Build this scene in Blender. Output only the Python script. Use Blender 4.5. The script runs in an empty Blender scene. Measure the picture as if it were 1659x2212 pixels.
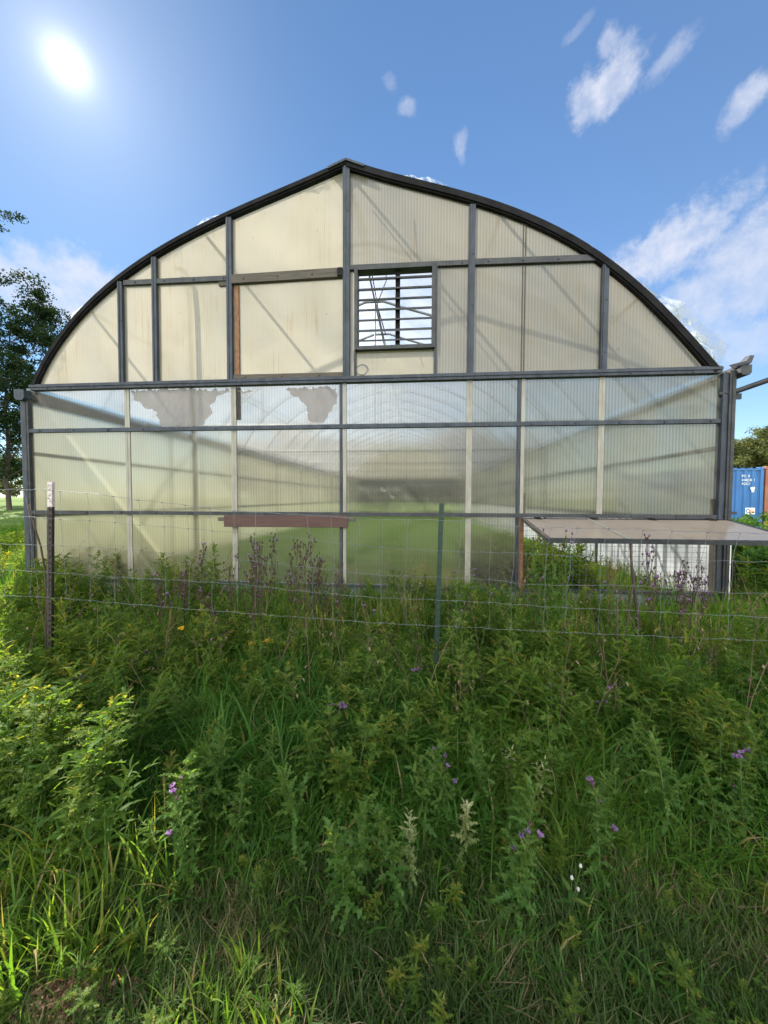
import bpy, math, random
import numpy as np
from mathutils import Vector, Matrix
random.seed(7); RNG = np.random.default_rng(7)
R_ = math.radians
sc = bpy.context.scene
COL = sc.collection

# ------------------------------------------------------------------ camera
F = 800.0                                   # focal length for a 1659 x 2212 picture
YAW, PITCH, ROLL = R_(-5.1576), R_(-2.15), R_(0.176)
CAM = np.array([0.0, -5.7918, 1.6])
def cam_axes():
    cy, sy = math.cos(YAW), math.sin(YAW); cp, sp = math.cos(PITCH), math.sin(PITCH)
    f = np.array([sy*cp, cy*cp, sp]); r = np.array([cy, -sy, 0.0]); u = np.cross(r, f)
    cr, sr = math.cos(ROLL), math.sin(ROLL)
    return r*cr+u*sr, -r*sr+u*cr, f
CR, CU, CF = cam_axes()
def ray(px, py):
    return (px-829.5)/F*CR - (py-1106)/F*CU + CF
def on_y(px, py, Y):
    d = ray(px, py); t = (Y-CAM[1])/d[1]; p = CAM+d*t
    return float(p[0]), float(p[2])
def on_z(px, py, Z):
    d = ray(px, py); t = (Z-CAM[2])/d[2]; p = CAM+d*t
    return float(p[0]), float(p[1])
cam = bpy.data.cameras.new('camera'); cam.sensor_fit = 'VERTICAL'; cam.sensor_height = 36.0
cam.lens = 36.0*F/2212.0; cam.clip_start = 0.02; cam.clip_end = 3000
co = bpy.data.objects.new('camera', cam); COL.objects.link(co)
m = Matrix.Identity(4)
for i in range(3):
    m[i][0] = CR[i]; m[i][1] = CU[i]; m[i][2] = -CF[i]; m[i][3] = CAM[i]
co.matrix_world = m
sc.camera = co

# ------------------------------------------------------------------ node helpers
class NT:
    def __init__(s, tree): s.t = tree
    def n(s, typ, ins=None, **kw):
        nd = s.t.nodes.new(typ)
        for k, v in kw.items(): setattr(nd, k, v)
        for k, v in (ins or {}).items():
            sk = nd.inputs[k]
            if isinstance(v, bpy.types.NodeSocket): s.t.links.new(v, sk)
            else: sk.default_value = v
        return nd
    def math(s, op, a, b=None, clamp=False):
        ins = {0: a}
        if b is not None: ins[1] = b
        return s.n('ShaderNodeMath', ins, operation=op, use_clamp=clamp).outputs[0]
    def vm(s, op, a, b=None, out=0):
        ins = {0: a}
        if b is not None: ins[1] = b
        return s.n('ShaderNodeVectorMath', ins, operation=op).outputs[out]
    def mixc(s, f, a, b, mode='MIX'):
        nd = s.n('ShaderNodeMix', data_type='RGBA', blend_type=mode, clamp_factor=True)
        for i, v in ((0, f), (6, a), (7, b)):
            if isinstance(v, bpy.types.NodeSocket): s.t.links.new(v, nd.inputs[i])
            else: nd.inputs[i].default_value = v if i == 0 else (*v[:3], 1)
        return nd.outputs[2]
    def ramp(s, f, stops):
        nd = s.n('ShaderNodeValToRGB', {0: f}); el = nd.color_ramp.elements
        while len(el) < len(stops): el.new(0.5)
        for e, (p, c) in zip(el, stops):
            e.position = p; e.color = (*c[:3], 1) if not isinstance(c, (int, float)) else (c, c, c, 1)
        return nd.outputs[0]
    def maprange(s, v, a, b, c=0.0, d=1.0, smooth=True):
        return s.n('ShaderNodeMapRange', {0: v, 1: a, 2: b, 3: c, 4: d}, interpolation_type='SMOOTHSTEP' if smooth else 'LINEAR').outputs[0]
    def noise(s, vec, scale, detail=3.0, rough=0.55, dist=0.0, out=0):
        return s.n('ShaderNodeTexNoise', {'Vector': vec, 'Scale': scale, 'Detail': detail, 'Roughness': rough, 'Distortion': dist}).outputs[out]
    def mixs(s, f, a, b):
        nd = s.n('ShaderNodeMixShader')
        for i, v in ((0, f), (1, a), (2, b)):
            if isinstance(v, bpy.types.NodeSocket): s.t.links.new(v, nd.inputs[i])
            else: nd.inputs[i].default_value = v
        return nd.outputs[0]
def mat_new(name):
    m = bpy.data.materials.new(name); m.use_nodes = True; t = m.node_tree; t.nodes.clear()
    out = t.nodes.new('ShaderNodeOutputMaterial'); return m, NT(t), out
def coords(nt, kind='Object', scale=None):
    v = nt.n('ShaderNodeTexCoord').outputs[kind]
    if scale: v = nt.vm('MULTIPLY', v, scale)
    return v

def m_solid(name, c1, c2, scale=8, rough=0.6, metal=0.0, stretch=None, bump=0.0, dirt=None, dirt_at=0.62, spec=0.5):
    m, nt, out = mat_new(name)
    v = coords(nt, 'Object', stretch)
    f = nt.maprange(nt.noise(v, scale, 5, 0.6), 0.3, 0.7)
    c = nt.mixc(f, c1, c2)
    if dirt:
        g = nt.maprange(nt.noise(v, scale*0.6, 6, 0.7, 0.4), dirt_at, dirt_at+0.1)
        c = nt.mixc(g, c, dirt)
    b = nt.n('ShaderNodeBsdfPrincipled', {'Base Color': c, 'Metallic': metal, 'Roughness': rough, 'Specular IOR Level': spec})
    if bump:
        bp = nt.n('ShaderNodeBump', {'Strength': bump, 'Distance': 0.01, 'Height': nt.noise(v, scale*4, 4)})
        nt.t.links.new(bp.outputs[0], b.inputs['Normal'])
    nt.t.links.new(b.outputs[0], out.inputs[0]); return m

def m_leaf(name, stops, trans=0.45, tcol=(1.8, 1.55, 0.5), gloss=0.02, rough=0.4):
    gloss = min(gloss, .006); rough = .5; trans = trans+.16 if trans > .3 else trans
    """foliage: colour by the per-leaf attribute 'tint', light passes through it"""
    m, nt, out = mat_new(name)
    a = nt.n('ShaderNodeAttribute', attribute_name='tint').outputs['Fac']
    c = nt.ramp(a, stops)
    ct = nt.mixc(1.0, c, tcol, 'MULTIPLY')
    d = nt.n('ShaderNodeBsdfDiffuse', {'Color': c}).outputs[0]
    t = nt.n('ShaderNodeBsdfTranslucent', {'Color': ct}).outputs[0]
    g = nt.n('ShaderNodeBsdfGlossy', {'Color': (1, 1, 1, 1), 'Roughness': rough}).outputs[0]
    s = nt.mixs(trans, d, t)
    s = nt.mixs(gloss, s, g)
    nt.t.links.new(s, out.inputs[0]); return m

def m_glazing(name, w, col_t, col_d, flute=0.04, flute_amp=0.3, rough=0.25, amp=0.7, ior=1.12, stain_=None, gl=0.6, stain=(0.30, 0.2, 0.08), stain_amt=0.5, stain_lo=0.60):
    """twin-wall sheet with vertical flutes. w = (clear, blurred, translucent, diffuse) weights"""
    m, nt, out = mat_new(name)
    v = coords(nt, 'Object')
    sx = nt.n('ShaderNodeSeparateXYZ', {0: v}).outputs
    fl = nt.math('SINE', nt.math('MULTIPLY', sx[0], 2*math.pi/flute))
    fl2 = nt.math('MULTIPLY', nt.math('ADD', fl, 1.0), 0.5)
    patch = nt.maprange(nt.noise(nt.vm('MULTIPLY', v, (1.6, 1, 0.35)), 1.3, 3), 0.3, 0.7)
    streak = nt.maprange(nt.noise(nt.vm('MULTIPLY', v, (9, 1, 0.35)), 2.2, 5, 0.65), stain_lo, stain_lo+0.2)
    grime = nt.maprange(nt.noise(nt.vm('MULTIPLY', v, (1, 1, .7)), 0.9, 5, 0.6, 0.5), 0.42, 0.66)
    streak = nt.math('MULTIPLY', streak, grime)
    fine = nt.noise(nt.vm('MULTIPLY', v, (60, 1, 0.8)), 1.0, 2)
    speck = nt.maprange(nt.noise(nt.vm('MULTIPLY', v, (1, 1, 0.4)), 22, 2), 0.72, 0.78)
    nrm = nt.n('ShaderNodeNewGeometry').outputs['Normal']
    k = nt.math('SINE', nt.math('MULTIPLY', sx[0], 2*math.pi/0.0063))
    off = nt.n('ShaderNodeCombineXYZ', {0: nt.math('MULTIPLY', k, amp)}).outputs[0]
    nn = nt.vm('NORMALIZE', nt.vm('ADD', nrm, off))
    cT = nt.mixc(nt.math('MULTIPLY', streak, stain_amt), col_t, stain)
    cT = nt.mixc(nt.math('MULTIPLY', speck, 0.7), cT, (0.12, 0.08, 0.04))
    cT = nt.mixc(nt.math('MULTIPLY', fine, 0.25), cT, nt.mixc(1.0, cT, (0.75, 0.72, 0.65), 'MULTIPLY'))
    cT = nt.mixc(nt.math('MULTIPLY', grime, 0.16), cT, nt.mixc(1.0, cT, (0.72, 0.60, 0.36), 'MULTIPLY'))
    cD = nt.mixc(nt.math('MULTIPLY', streak, stain_amt), col_d, stain)
    tr = nt.n('ShaderNodeBsdfTransparent', {'Color': nt.mixc(nt.math('MULTIPLY', fl2, flute_amp), (0.95, 0.95, 0.93), (0.45, 0.46, 0.45))}).outputs[0]
    rf = nt.n('ShaderNodeBsdfRefraction', {'Color': nt.mixc(nt.math('MULTIPLY', fl2, flute_amp), nt.mixc(0.30, (0.74, 0.71, 0.64), col_t), (0.24, 0.235, 0.20)), 'Roughness': rough, 'IOR': ior, 'Normal': nn}).outputs[0]
    tl = nt.n('ShaderNodeBsdfTranslucent', {'Color': nt.mixc(nt.math('MULTIPLY', fl2, flute_amp), cT, nt.mixc(1.0, cT, (0.6, 0.58, 0.55), 'MULTIPLY'))}).outputs[0]
    df = nt.n('ShaderNodeBsdfDiffuse', {'Color': cD}).outputs[0]
    wc, wr, wt, wd = w
    s1 = nt.mixs(wr/(wc+wr), tr, rf)
    s2 = nt.mixs(wd/(wt+wd), tl, df)
    tot = (wt+wd)/(wc+wr+wt+wd)
    fac = nt.math('ADD', nt.math('MULTIPLY', nt.math('SUBTRACT', patch, 0.5), 0.25*min(tot, 1-tot)*2), tot, True)
    fac = nt.math('ADD', fac, nt.math('MULTIPLY', streak, 0.15), True)
    s = nt.mixs(fac, s1, s2)
    g = nt.n('ShaderNodeBsdfGlossy', {'Roughness': 0.12}).outputs[0]
    lw = nt.n('ShaderNodeFresnel', {'IOR': 1.35}).outputs[0]
    s = nt.mixs(nt.math('MULTIPLY', lw, gl), s, g)
    nt.t.links.new(s, out.inputs[0]); return m

def m_film(name, clear, transl, col=(0.85, 0.87, 0.88), gl=0.06, scale=2.0, patch_amp=0.3):
    m, nt, out = mat_new(name)
    v = coords(nt, 'Object')
    p = nt.maprange(nt.noise(v, scale, 5, 0.6), 0.3, 0.7, -patch_amp, patch_amp)
    tr = nt.n('ShaderNodeBsdfTransparent', {'Color': (0.97, 0.98, 0.99, 1)}).outputs[0]
    tl = nt.n('ShaderNodeBsdfTranslucent', {'Color': (*col, 1)}).outputs[0]
    df = nt.n('ShaderNodeBsdfDiffuse', {'Color': (*col, 1)}).outputs[0]
    g = nt.n('ShaderNodeBsdfGlossy', {'Roughness': 0.15}).outputs[0]
    s = nt.mixs(0.35, tl, df)
    s = nt.mixs(nt.math('ADD', p, 1-clear, True), tr, s)
    s = nt.mixs(gl, s, g)
    nt.t.links.new(s, out.inputs[0]); return m

M = {}
M['steel'] = m_solid('galvanised_steel', (0.026, 0.033, 0.046), (0.046, 0.057, 0.075), 9, 0.55, 0.2, (1, 1, 0.4), 0.1, (0.07, 0.055, 0.045), 0.66, .3)
M['steel_dark'] = m_solid('weathered_steel', (0.022, 0.025, 0.030), (0.042, 0.046, 0.050), 7, 0.6, 0.3, None, 0.15, (0.11, 0.075, 0.05), 0.64)
M['rim'] = m_solid('black_edge_channel', (0.006, 0.006, 0.007), (0.014, 0.014, 0.016), 6, 0.85, 0.0, None, 0.2, None, .62, .15)
M['pipe'] = m_solid('pipe_steel', (0.16, 0.17, 0.18), (0.26, 0.27, 0.28), 5, 0.45, 0.6)
M['rust'] = m_solid('rusty_steel', (0.14, 0.06, 0.03), (0.22, 0.12, 0.06), 14, 0.8, 0.1, None, 0.3, (0.06, 0.04, 0.03), 0.58)
M['joiner'] = m_solid('joiner_strip', (0.19, 0.185, 0.155), (0.26, 0.25, 0.215), 12, 0.45, 0.0, (1, 1, 0.3), 0.0, (0.25, 0.22, 0.15), 0.66)
M['board_brown'] = m_solid('brown_board', (0.048, 0.024, 0.020), (0.075, 0.038, 0.032), 6, 0.75, 0, (0.5, 1, 8), 0.3, (0.06, 0.035, 0.03), 0.6)
M['wood_grey'] = m_solid('grey_timber', (0.05, 0.045, 0.038), (0.09, 0.078, 0.064), 7, 0.85, 0, (0.5, 1, 9), 0.4, (0.05, 0.045, 0.035), 0.58)
M['baseboard'] = m_solid('base_cladding', (0.20, 0.24, 0.27), (0.30, 0.34, 0.37), 4, 0.55, 0.2, None, 0.1, (0.09, 0.09, 0.08), 0.58)
M['white_sheet'] = m_solid('white_cladding', (0.50, 0.51, 0.53), (0.60, 0.61, 0.62), 3, 0.45, 0, None, 0.05, (0.35, 0.33, 0.28), 0.66)
M['white_trim'] = m_solid('white_trim', (0.62, 0.62, 0.60), (0.75, 0.75, 0.73), 5, 0.5, 0, (1, 1, .3), 0, (0.3, 0.28, 0.22), 0.68)
M['wire'] = m_solid('galvanised_wire', (0.11, 0.125, 0.14), (0.20, 0.22, 0.24), 20, 0.5, 0.5)
M['rubber'] = m_solid('black_cable', (0.012, 0.012, 0.012), (0.02, 0.02, 0.02), 20, 0.6)
M['post_green'] = m_solid('green_post_paint', (0.006, 0.022, 0.015), (0.010, 0.034, 0.024), 25, 0.5, 0.1, None, 0.2, (0.06, 0.045, 0.03), 0.64)
M['post_brown'] = m_solid('rusted_post_paint', (0.018, 0.015, 0.015), (0.035, 0.026, 0.022), 25, 0.6, 0.1, None, 0.2, (0.08, 0.04, 0.03), 0.62)
M['post_white'] = m_solid('worn_white_paint', (0.42, 0.37, 0.37), (0.55, 0.50, 0.49), 40, 0.6, 0, None, 0.3, (0.10, 0.06, 0.06), 0.55)
M['stake'] = m_solid('stake_wood', (0.03, 0.02, 0.014), (0.055, 0.036, 0.026), 20, 0.85, 0, (1, 1, .2), 0.5)
M['upper_glass'] = m_glazing('yellowed_twin_wall_sheet', (0.03, 0.12, 0.55, 0.30), (0.58, 0.525, 0.40), (0.265, 0.24, 0.18), 0.030, 0.28, 0.3, 0.5, 1.12, None, .5, (0.32, 0.20, 0.07), 0.6, 0.52)
M['upper_glass_ribbed'] = m_glazing('ribbed_twin_wall_sheet', (0.03, 0.20, 0.46, 0.31), (0.36, 0.33, 0.26), (0.20, 0.183, 0.145), 0.045, 0.5, 0.28, 0.5, 1.12, None, .5, (0.26, 0.18, 0.08), 0.6, 0.52)
M['lower_glass'] = m_glazing('clear_twin_wall_sheet', (0.10, 0.72, 0.08, 0.10), (0.40, 0.40, 0.34), (0.22, 0.22, 0.19), 0.045, 0.32, 0.20, 0.6, 1.10, None, 0.6, (0.3, 0.26, 0.15), 0.3, 0.64)
M['lower_glass_hazy'] = m_glazing('hazy_twin_wall_sheet', (0.08, 0.60, 0.18, 0.14), (0.44, 0.42, 0.30), (0.26, 0.25, 0.19), 0.045, 0.24, 0.28, 0.6, 1.12, None, 0.6, (0.3, 0.26, 0.15), 0.3, 0.64)
M['lower_glass_ribbed'] = m_glazing('ribbed_clear_sheet', (0.07, 0.64, 0.14, 0.15), (0.36, 0.36, 0.29), (0.22, 0.22, 0.18), 0.045, 0.6, 0.24, 0.6, 1.10, None, 0.6, (0.3, 0.26, 0.15), 0.3, 0.64)
M['rear_glass'] = m_film('rear_clear_sheet', 0.93, .2, (0.4, 0.4, 0.34), 0.02, 0.6, 0.05)
M['flap_glass'] = m_glazing('flap_sheet', (0.03, 0.10, 0.40, 0.47), (0.66, 0.55, 0.43), (0.50, 0.43, 0.36), 0.03, 0.1, 0.3, 0.3, 1.1, None, .22, (0.22, 0.15, 0.1), 0.6, 0.5)
M['roof_film'] = m_film('roof_film', 0.42, 0.3, (0.54, 0.55, 0.60), 0.04, 0.8, 0.15)
M['side_film'] = m_film('side_wall_film', 0.30, 0.5, (0.42, 0.41, 0.33), 0.05, 0.8, 0.15)
M['torn_film'] = m_film('torn_film', 0.74, 0.4, (0.62, 0.66, 0.66), 0.06, 9.0, 0.35)
M['old_film'] = m_solid('old_grey_film', (0.56, 0.53, 0.52), (0.62, 0.59, 0.575), 2, 0.8)
def m_oldfilm():
    m, nt, out = mat_new('old_inner_film')
    t = nt.n('ShaderNodeBsdfTranslucent', {'Color': (0.98, 0.93, 0.90, 1)}).outputs[0]
    d = nt.n('ShaderNodeBsdfDiffuse', {'Color': (0.6, 0.58, 0.59, 1)}).outputs[0]
    tr = nt.n('ShaderNodeBsdfTransparent', {'Color': (1, 0.98, 0.97, 1)}).outputs[0]
    wr = nt.maprange(nt.noise(nt.vm('MULTIPLY', coords(nt), (3, 1, 1)), 3, 5, .6), .3, .7, .46, .60)
    nt.t.links.new(nt.mixs(wr, tr, nt.mixs(0.15, t, d)), out.inputs[0]); return m
M['old_film'] = m_oldfilm()
# foliage
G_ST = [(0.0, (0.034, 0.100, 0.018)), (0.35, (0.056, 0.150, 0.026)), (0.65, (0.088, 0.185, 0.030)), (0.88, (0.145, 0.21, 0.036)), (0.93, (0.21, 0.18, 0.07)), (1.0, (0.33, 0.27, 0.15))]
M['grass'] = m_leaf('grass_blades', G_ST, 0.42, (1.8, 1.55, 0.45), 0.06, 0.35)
M['dry_grass'] = m_leaf('trampled_grass', [(0, (0.045, 0.085, 0.025)), (0.45, (0.07, 0.115, 0.035)), (0.6, (0.16, 0.14, 0.07)), (1, (0.30, 0.24, 0.15))], 0.35, (1.4, 1.3, 0.6), 0.04, 0.4)
M['weed'] = m_leaf('weed_leaves', [(0, (0.048, 0.112, 0.022)), (0.5, (0.092, 0.175, 0.032)), (0.85, (0.155, 0.210, 0.038)), (1.0, (0.24, 0.23, 0.05))], 0.45, (1.9, 1.6, 0.45), 0.05, 0.45)
M['thistle'] = m_leaf('thistle_leaves', [(0, (0.050, 0.122, 0.030)), (0.5, (0.084, 0.172, 0.040)), (1.0, (0.145, 0.215, 0.048))], 0.42, (1.9, 1.6, 0.5), 0.06, 0.4)
M['pale_leaf'] = m_leaf('bleached_leaves', [(0, (0.08, 0.15, 0.04)), (0.45, (0.26, 0.30, 0.12)), (1.0, (0.52, 0.52, 0.32))], 0.4, (1.2, 1.2, 0.7), 0.05, 0.45)
M['stem_green'] = m_leaf('green_stem', [(0, (0.06, 0.11, 0.035)), (1, (0.10, 0.14, 0.05))], 0.1)
M['stem_dry'] = m_leaf('dry_stem', [(0, (0.045, 0.032, 0.026)), (1, (0.085, 0.06, 0.045))], 0.05)
M['dry_dead'] = m_leaf('dead_stalk', [(0, (0.09, 0.065, 0.045)), (1, (0.20, 0.15, 0.10))], 0.1)
M['bud'] = m_leaf('flower_bud', [(0, (0.045, 0.03, 0.03)), (1, (0.085, 0.055, 0.055))], 0.1)
M['purple'] = m_leaf('purple_petals', [(0, (0.30, 0.16, 0.40)), (1, (0.44, 0.28, 0.52))], 0.4, (1.1, 1, 1.1), 0.02)
M['yellow'] = m_leaf('yellow_petals', [(0, (0.55, 0.33, 0.02)), (1, (0.65, 0.42, 0.03))], 0.3, (1, 1, 1), 0.02)
M['dead'] = m_leaf('dead_leaves', [(0, (0.10, 0.06, 0.04)), (0.6, (0.24, 0.15, 0.10)), (1, (0.34, 0.23, 0.15))], 0.25, (1.1, 1, 0.8), 0.02)
M['white_petal'] = m_leaf('white_petals', [(0, (0.55, 0.52, 0.48)), (1, (0.72, 0.72, 0.70))], 0.4, (1, 1, 1), 0.02)
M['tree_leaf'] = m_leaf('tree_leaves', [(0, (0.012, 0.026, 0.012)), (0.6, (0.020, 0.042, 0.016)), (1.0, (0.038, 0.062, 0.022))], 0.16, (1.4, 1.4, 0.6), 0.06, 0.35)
M['far_leaf'] = m_leaf('far_tree_leaves', [(0, (0.07, 0.09, 0.035)), (0.6, (0.12, 0.14, 0.05)), (1.0, (0.18, 0.165, 0.07))], 0.25, (1.2, 1.2, 0.7), 0.02, 0.5)
M['bush_leaf'] = m_leaf('bush_leaves', [(0, (0.03, 0.085, 0.02)), (0.6, (0.055, 0.13, 0.03)), (1.0, (0.10, 0.17, 0.04))], 0.42, (1.5, 1.4, 0.5), 0.04, 0.45)
M['bark'] = m_solid('bark', (0.045, 0.036, 0.03), (0.085, 0.07, 0.055), 12, 0.9, 0, (1, 1, .25), 0.6)
M['container_blue'] = m_solid('blue_container_paint', (0.014, 0.10, 0.30), (0.022, 0.135, 0.37), 2.0, 0.5, 0, (1, 1, .4), 0.05, (0.10, 0.13, 0.17), 0.70)
M['container_rust'] = m_solid('rust_red_container_paint', (0.22, 0.07, 0.04), (0.30, 0.11, 0.06), 3.0, 0.6, 0, None, 0.05, (0.11, 0.06, 0.04), 0.62)
M['letter_white'] = m_solid('white_lettering', (0.72, 0.74, 0.76), (0.8, 0.8, 0.8), 9, 0.5)
M['label_orange'] = m_solid('orange_print', (0.75, 0.27, 0.10), (0.8, 0.34, 0.15), 9, 0.5)
M['label_blue'] = m_solid('blue_print', (0.05, 0.15, 0.42), (0.08, 0.2, 0.5), 9, 0.5)

# ------------------------------------------------------------------ mesh helpers
class MB:
    def __init__(s): s.v = []; s.f = []
    def add(s, V, Fs):
        o = len(s.v); s.v += [tuple(map(float, p)) for p in V]; s.f += [tuple(i+o for i in f) for f in Fs]; return s
    def box(s, a, b):
        x0, y0, z0 = a; x1, y1, z1 = b
        return s.add([(x0,y0,z0),(x1,y0,z0),(x1,y1,z0),(x0,y1,z0),(x0,y0,z1),(x1,y0,z1),(x1,y1,z1),(x0,y1,z1)],
                     [(0,3,2,1),(4,5,6,7),(0,1,5,4),(1,2,6,5),(2,3,7,6),(3,0,4,7)])
    def bar(s, p, q, w, y0, y1, w2=None):
        """flat bar in the XZ plane from p to q (x,z), width w, depth y0..y1"""
        (x0, z0), (x1, z1) = p, q; w2 = w if w2 is None else w2
        d = Vector((x1-x0, z1-z0)).normalized(); n = Vector((-d.y, d.x))
        c = [(x0-n.x*w/2, z0-n.y*w/2), (x1-n.x*w2/2, z1-n.y*w2/2), (x1+n.x*w2/2, z1+n.y*w2/2), (x0+n.x*w/2, z0+n.y*w/2)]
        V = [(x, y0, z) for x, z in c]+[(x, y1, z) for x, z in c]
        return s.add(V, [(0,1,2,3),(7,6,5,4),(0,4,5,1),(1,5,6,2),(2,6,7,3),(3,7,4,0)])
    def tube(s, pts, r, n=8, cap=True, r2=None):
        pts = [Vector(p) for p in pts]; m_ = len(pts); o = len(s.v); up = Vector((0.31, 0.17, 0.93)).normalized()
        t0 = (pts[1]-pts[0]).normalized()
        a = t0.cross(up)
        if a.length < .05: a = t0.cross(Vector((1, 0, 0)))
        a.normalize()
        for i, p in enumerate(pts):
            t = (pts[min(i+1, m_-1)]-pts[max(i-1, 0)]).normalized()
            a = (a - t*a.dot(t)).normalized(); b = t.cross(a)
            rr = r if r2 is None else r+(r2-r)*i/(m_-1)
            if isinstance(r, (list, tuple)): rr = r[i]
            for k in range(n):
                g = 2*math.pi*k/n; s.v.append(tuple(p+a*(rr*math.cos(g))+b*(rr*math.sin(g))))
        for i in range(m_-1):
            for k in range(n):
                s.f.append((o+i*n+k, o+i*n+(k+1) % n, o+(i+1)*n+(k+1) % n, o+(i+1)*n+k))
        if cap:
            s.f.append(tuple(o+k for k in range(n))[::-1]); s.f.append(tuple(o+(m_-1)*n+k for k in range(n)))
        return s
    def disc_bolt(s, x, z, y, r=0.012, h=0.01):
        V = []; n = 6
        for yy in (y, y-h):
            V += [(x+r*math.cos(k*math.pi/3), yy, z+r*math.sin(k*math.pi/3)) for k in range(n)]
        Fs = [(k, (k+1) % n, n+(k+1) % n, n+k) for k in range(n)]+[tuple(range(n, 2*n))]
        return s.add(V, Fs)
    def build(s, name, mat, parent=None, smooth=False, bevel=0):
        me = bpy.data.meshes.new(name); me.from_pydata(s.v, [], s.f); me.update()
        me.materials.append(M[mat] if isinstance(mat, str) else mat)
        return link(name, me, parent, smooth, bevel)
def link(name, me, parent=None, smooth=False, bevel=0):
    o = bpy.data.objects.new(name, me); COL.objects.link(o)
    if smooth:
        me.polygons.foreach_set('use_smooth', [True]*len(me.polygons))
    if bevel:
        b = o.modifiers.new('bevel', 'BEVEL'); b.width = bevel; b.segments = 2; b.limit_method = 'ANGLE'
    if parent is not None:
        o.parent = parent; o.matrix_parent_inverse = Matrix.Translation(-root_loc(parent))
    return o
def root_loc(o):
    l = Vector((0, 0, 0))
    while o is not None:
        l += o.location; o = o.parent if False else None
    return l
def thing(name, loc, label, cat, group=None):
    o = bpy.data.objects.new(name, None); COL.objects.link(o); o.location = loc; o.empty_display_size = 0.2
    return tag(o, label, cat, group)
def tag(o, label=None, cat=None, group=None, kind=None):
    for k, v in (('label', label), ('category', cat), ('group', group), ('kind', kind)):
        if v: o[k] = v
    return o
def np_mesh(name, V, Q, mat, tint=None, parent=None, smooth=False, local=False):
    """mesh from numpy arrays: V (n,3), Q (m,4) quads; tint one float per vertex"""
    me = bpy.data.meshes.new(name); V = np.asarray(V, np.float32); Q = np.asarray(Q, np.int32)
    me.vertices.add(len(V)); me.vertices.foreach_set('co', V.ravel())
    me.loops.add(Q.size); me.loops.foreach_set('vertex_index', Q.ravel())
    me.polygons.add(len(Q)); me.polygons.foreach_set('loop_start', np.arange(0, Q.size, 4, dtype=np.int32))
    if smooth: me.polygons.foreach_set('use_smooth', np.ones(len(Q), bool))
    me.update(calc_edges=True); me.validate()
    if tint is not None:
        at = me.attributes.new('tint', 'FLOAT', 'POINT'); at.data.foreach_set('value', np.asarray(tint, np.float32))
    me.materials.append(M[mat])
    o = bpy.data.objects.new(name, me); COL.objects.link(o)
    if parent is not None:
        o.parent = parent
        if not local: o.matrix_parent_inverse = Matrix.Translation(-parent.location)
    return o
def copy_tree(o, parent=None):
    c = o.copy(); COL.objects.link(c)
    if parent is not None: c.parent = parent
    for ch in [k for k in o.children]: copy_tree(ch, c)
    return c

# ------------------------------------------------------------------ sky and sun
SUN_DIR = ray(145, 138); SUN_DIR = SUN_DIR/np.linalg.norm(SUN_DIR)
SUN_EL = math.asin(SUN_DIR[2]); SUN_AZ = math.atan2(SUN_DIR[0], SUN_DIR[1])
w = bpy.data.worlds.new('World'); sc.world = w; w.use_nodes = True
wt = NT(w.node_tree); w.node_tree.nodes.clear()
wo = w.node_tree.nodes.new('ShaderNodeOutputWorld')
sky = wt.n('ShaderNodeTexSky', sky_type='NISHITA'); sky.sun_disc = False
sky.sun_elevation = SUN_EL; sky.sun_rotation = SUN_AZ
sky.air_density = 1.0; sky.dust_density = 0.12; sky.ozone_density = 2.2; sky.altitude = 200
SKY_STR = 0.13
dirv = wt.n('ShaderNodeTexCoord').outputs['Generated']
dirn = wt.vm('NORMALIZE', dirv)
cs = wt.vm('DOT_PRODUCT', dirn, tuple(SUN_DIR), out=1)
ang = wt.math('ARCCOSINE', wt.math('MINIMUM', cs, 0.999999))           # angle from the sun
def gauss(sig, amp):
    q = wt.math('DIVIDE', ang, sig)
    return wt.math('MULTIPLY', wt.math('EXPONENT', wt.math('MULTIPLY', wt.math('MULTIPLY', q, q), -0.5)), amp)
core = wt.maprange(ang, R_(1.05), R_(0.70), 0, 40)
glow = wt.math('ADD', core, wt.math('ADD', gauss(R_(1.1), 2.2), wt.math('ADD', gauss(R_(3.0), 0.55), gauss(R_(9), 0.36))))
glowc = wt.n('ShaderNodeVectorMath', {0: (1.0, 0.93, 0.86), 'Scale': glow}, operation='SCALE').outputs[0]
# clouds: elongated patches fixed in sky directions, broken up by noise
wn = wt.noise(dirn, 9.0, 7, 0.62, 0.6, out=1)
warp = wt.n('ShaderNodeVectorMath', {0: wt.vm('SUBTRACT', wn, (0.5, 0.5, 0.5)), 'Scale': 0.05}, operation='SCALE').outputs[0]
dw = wt.vm('ADD', dirn, warp)
puff = wt.math('ADD', wt.math('MULTIPLY', wt.math('SUBTRACT', wt.noise(dirn, 34.0, 8, 0.65), 0.5), 1.5), wt.math('MULTIPLY', wt.math('SUBTRACT', wt.noise(dirn, 13.0, 4, 0.5), 0.5), 1.1))
def cloud(px, py, ax, ay, rot, amt):
    d = Vector(ray(px, py)).normalized()
    e1 = Vector((d.y, -d.x, 0)).normalized(); e2 = e1.cross(d)
    c, s_ = math.cos(R_(rot)), math.sin(R_(rot))
    t1 = (e1*c+e2*s_)/ax; t2 = (-e1*s_+e2*c)/ay
    den = wt.math('MAXIMUM', wt.vm('DOT_PRODUCT', dw, tuple(d), out=1), 0.05)
    u = wt.math('DIVIDE', wt.vm('DOT_PRODUCT', dw, tuple(t1), out=1), den)
    v = wt.math('DIVIDE', wt.vm('DOT_PRODUCT', dw, tuple(t2), out=1), den)
    rr = wt.math('SQRT', wt.math('ADD', wt.math('MULTIPLY', u, u), wt.math('MULTIPLY', v, v)))
    return wt.maprange(wt.math('ADD', rr, puff), 1.10, 0.30, 0, amt)
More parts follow.
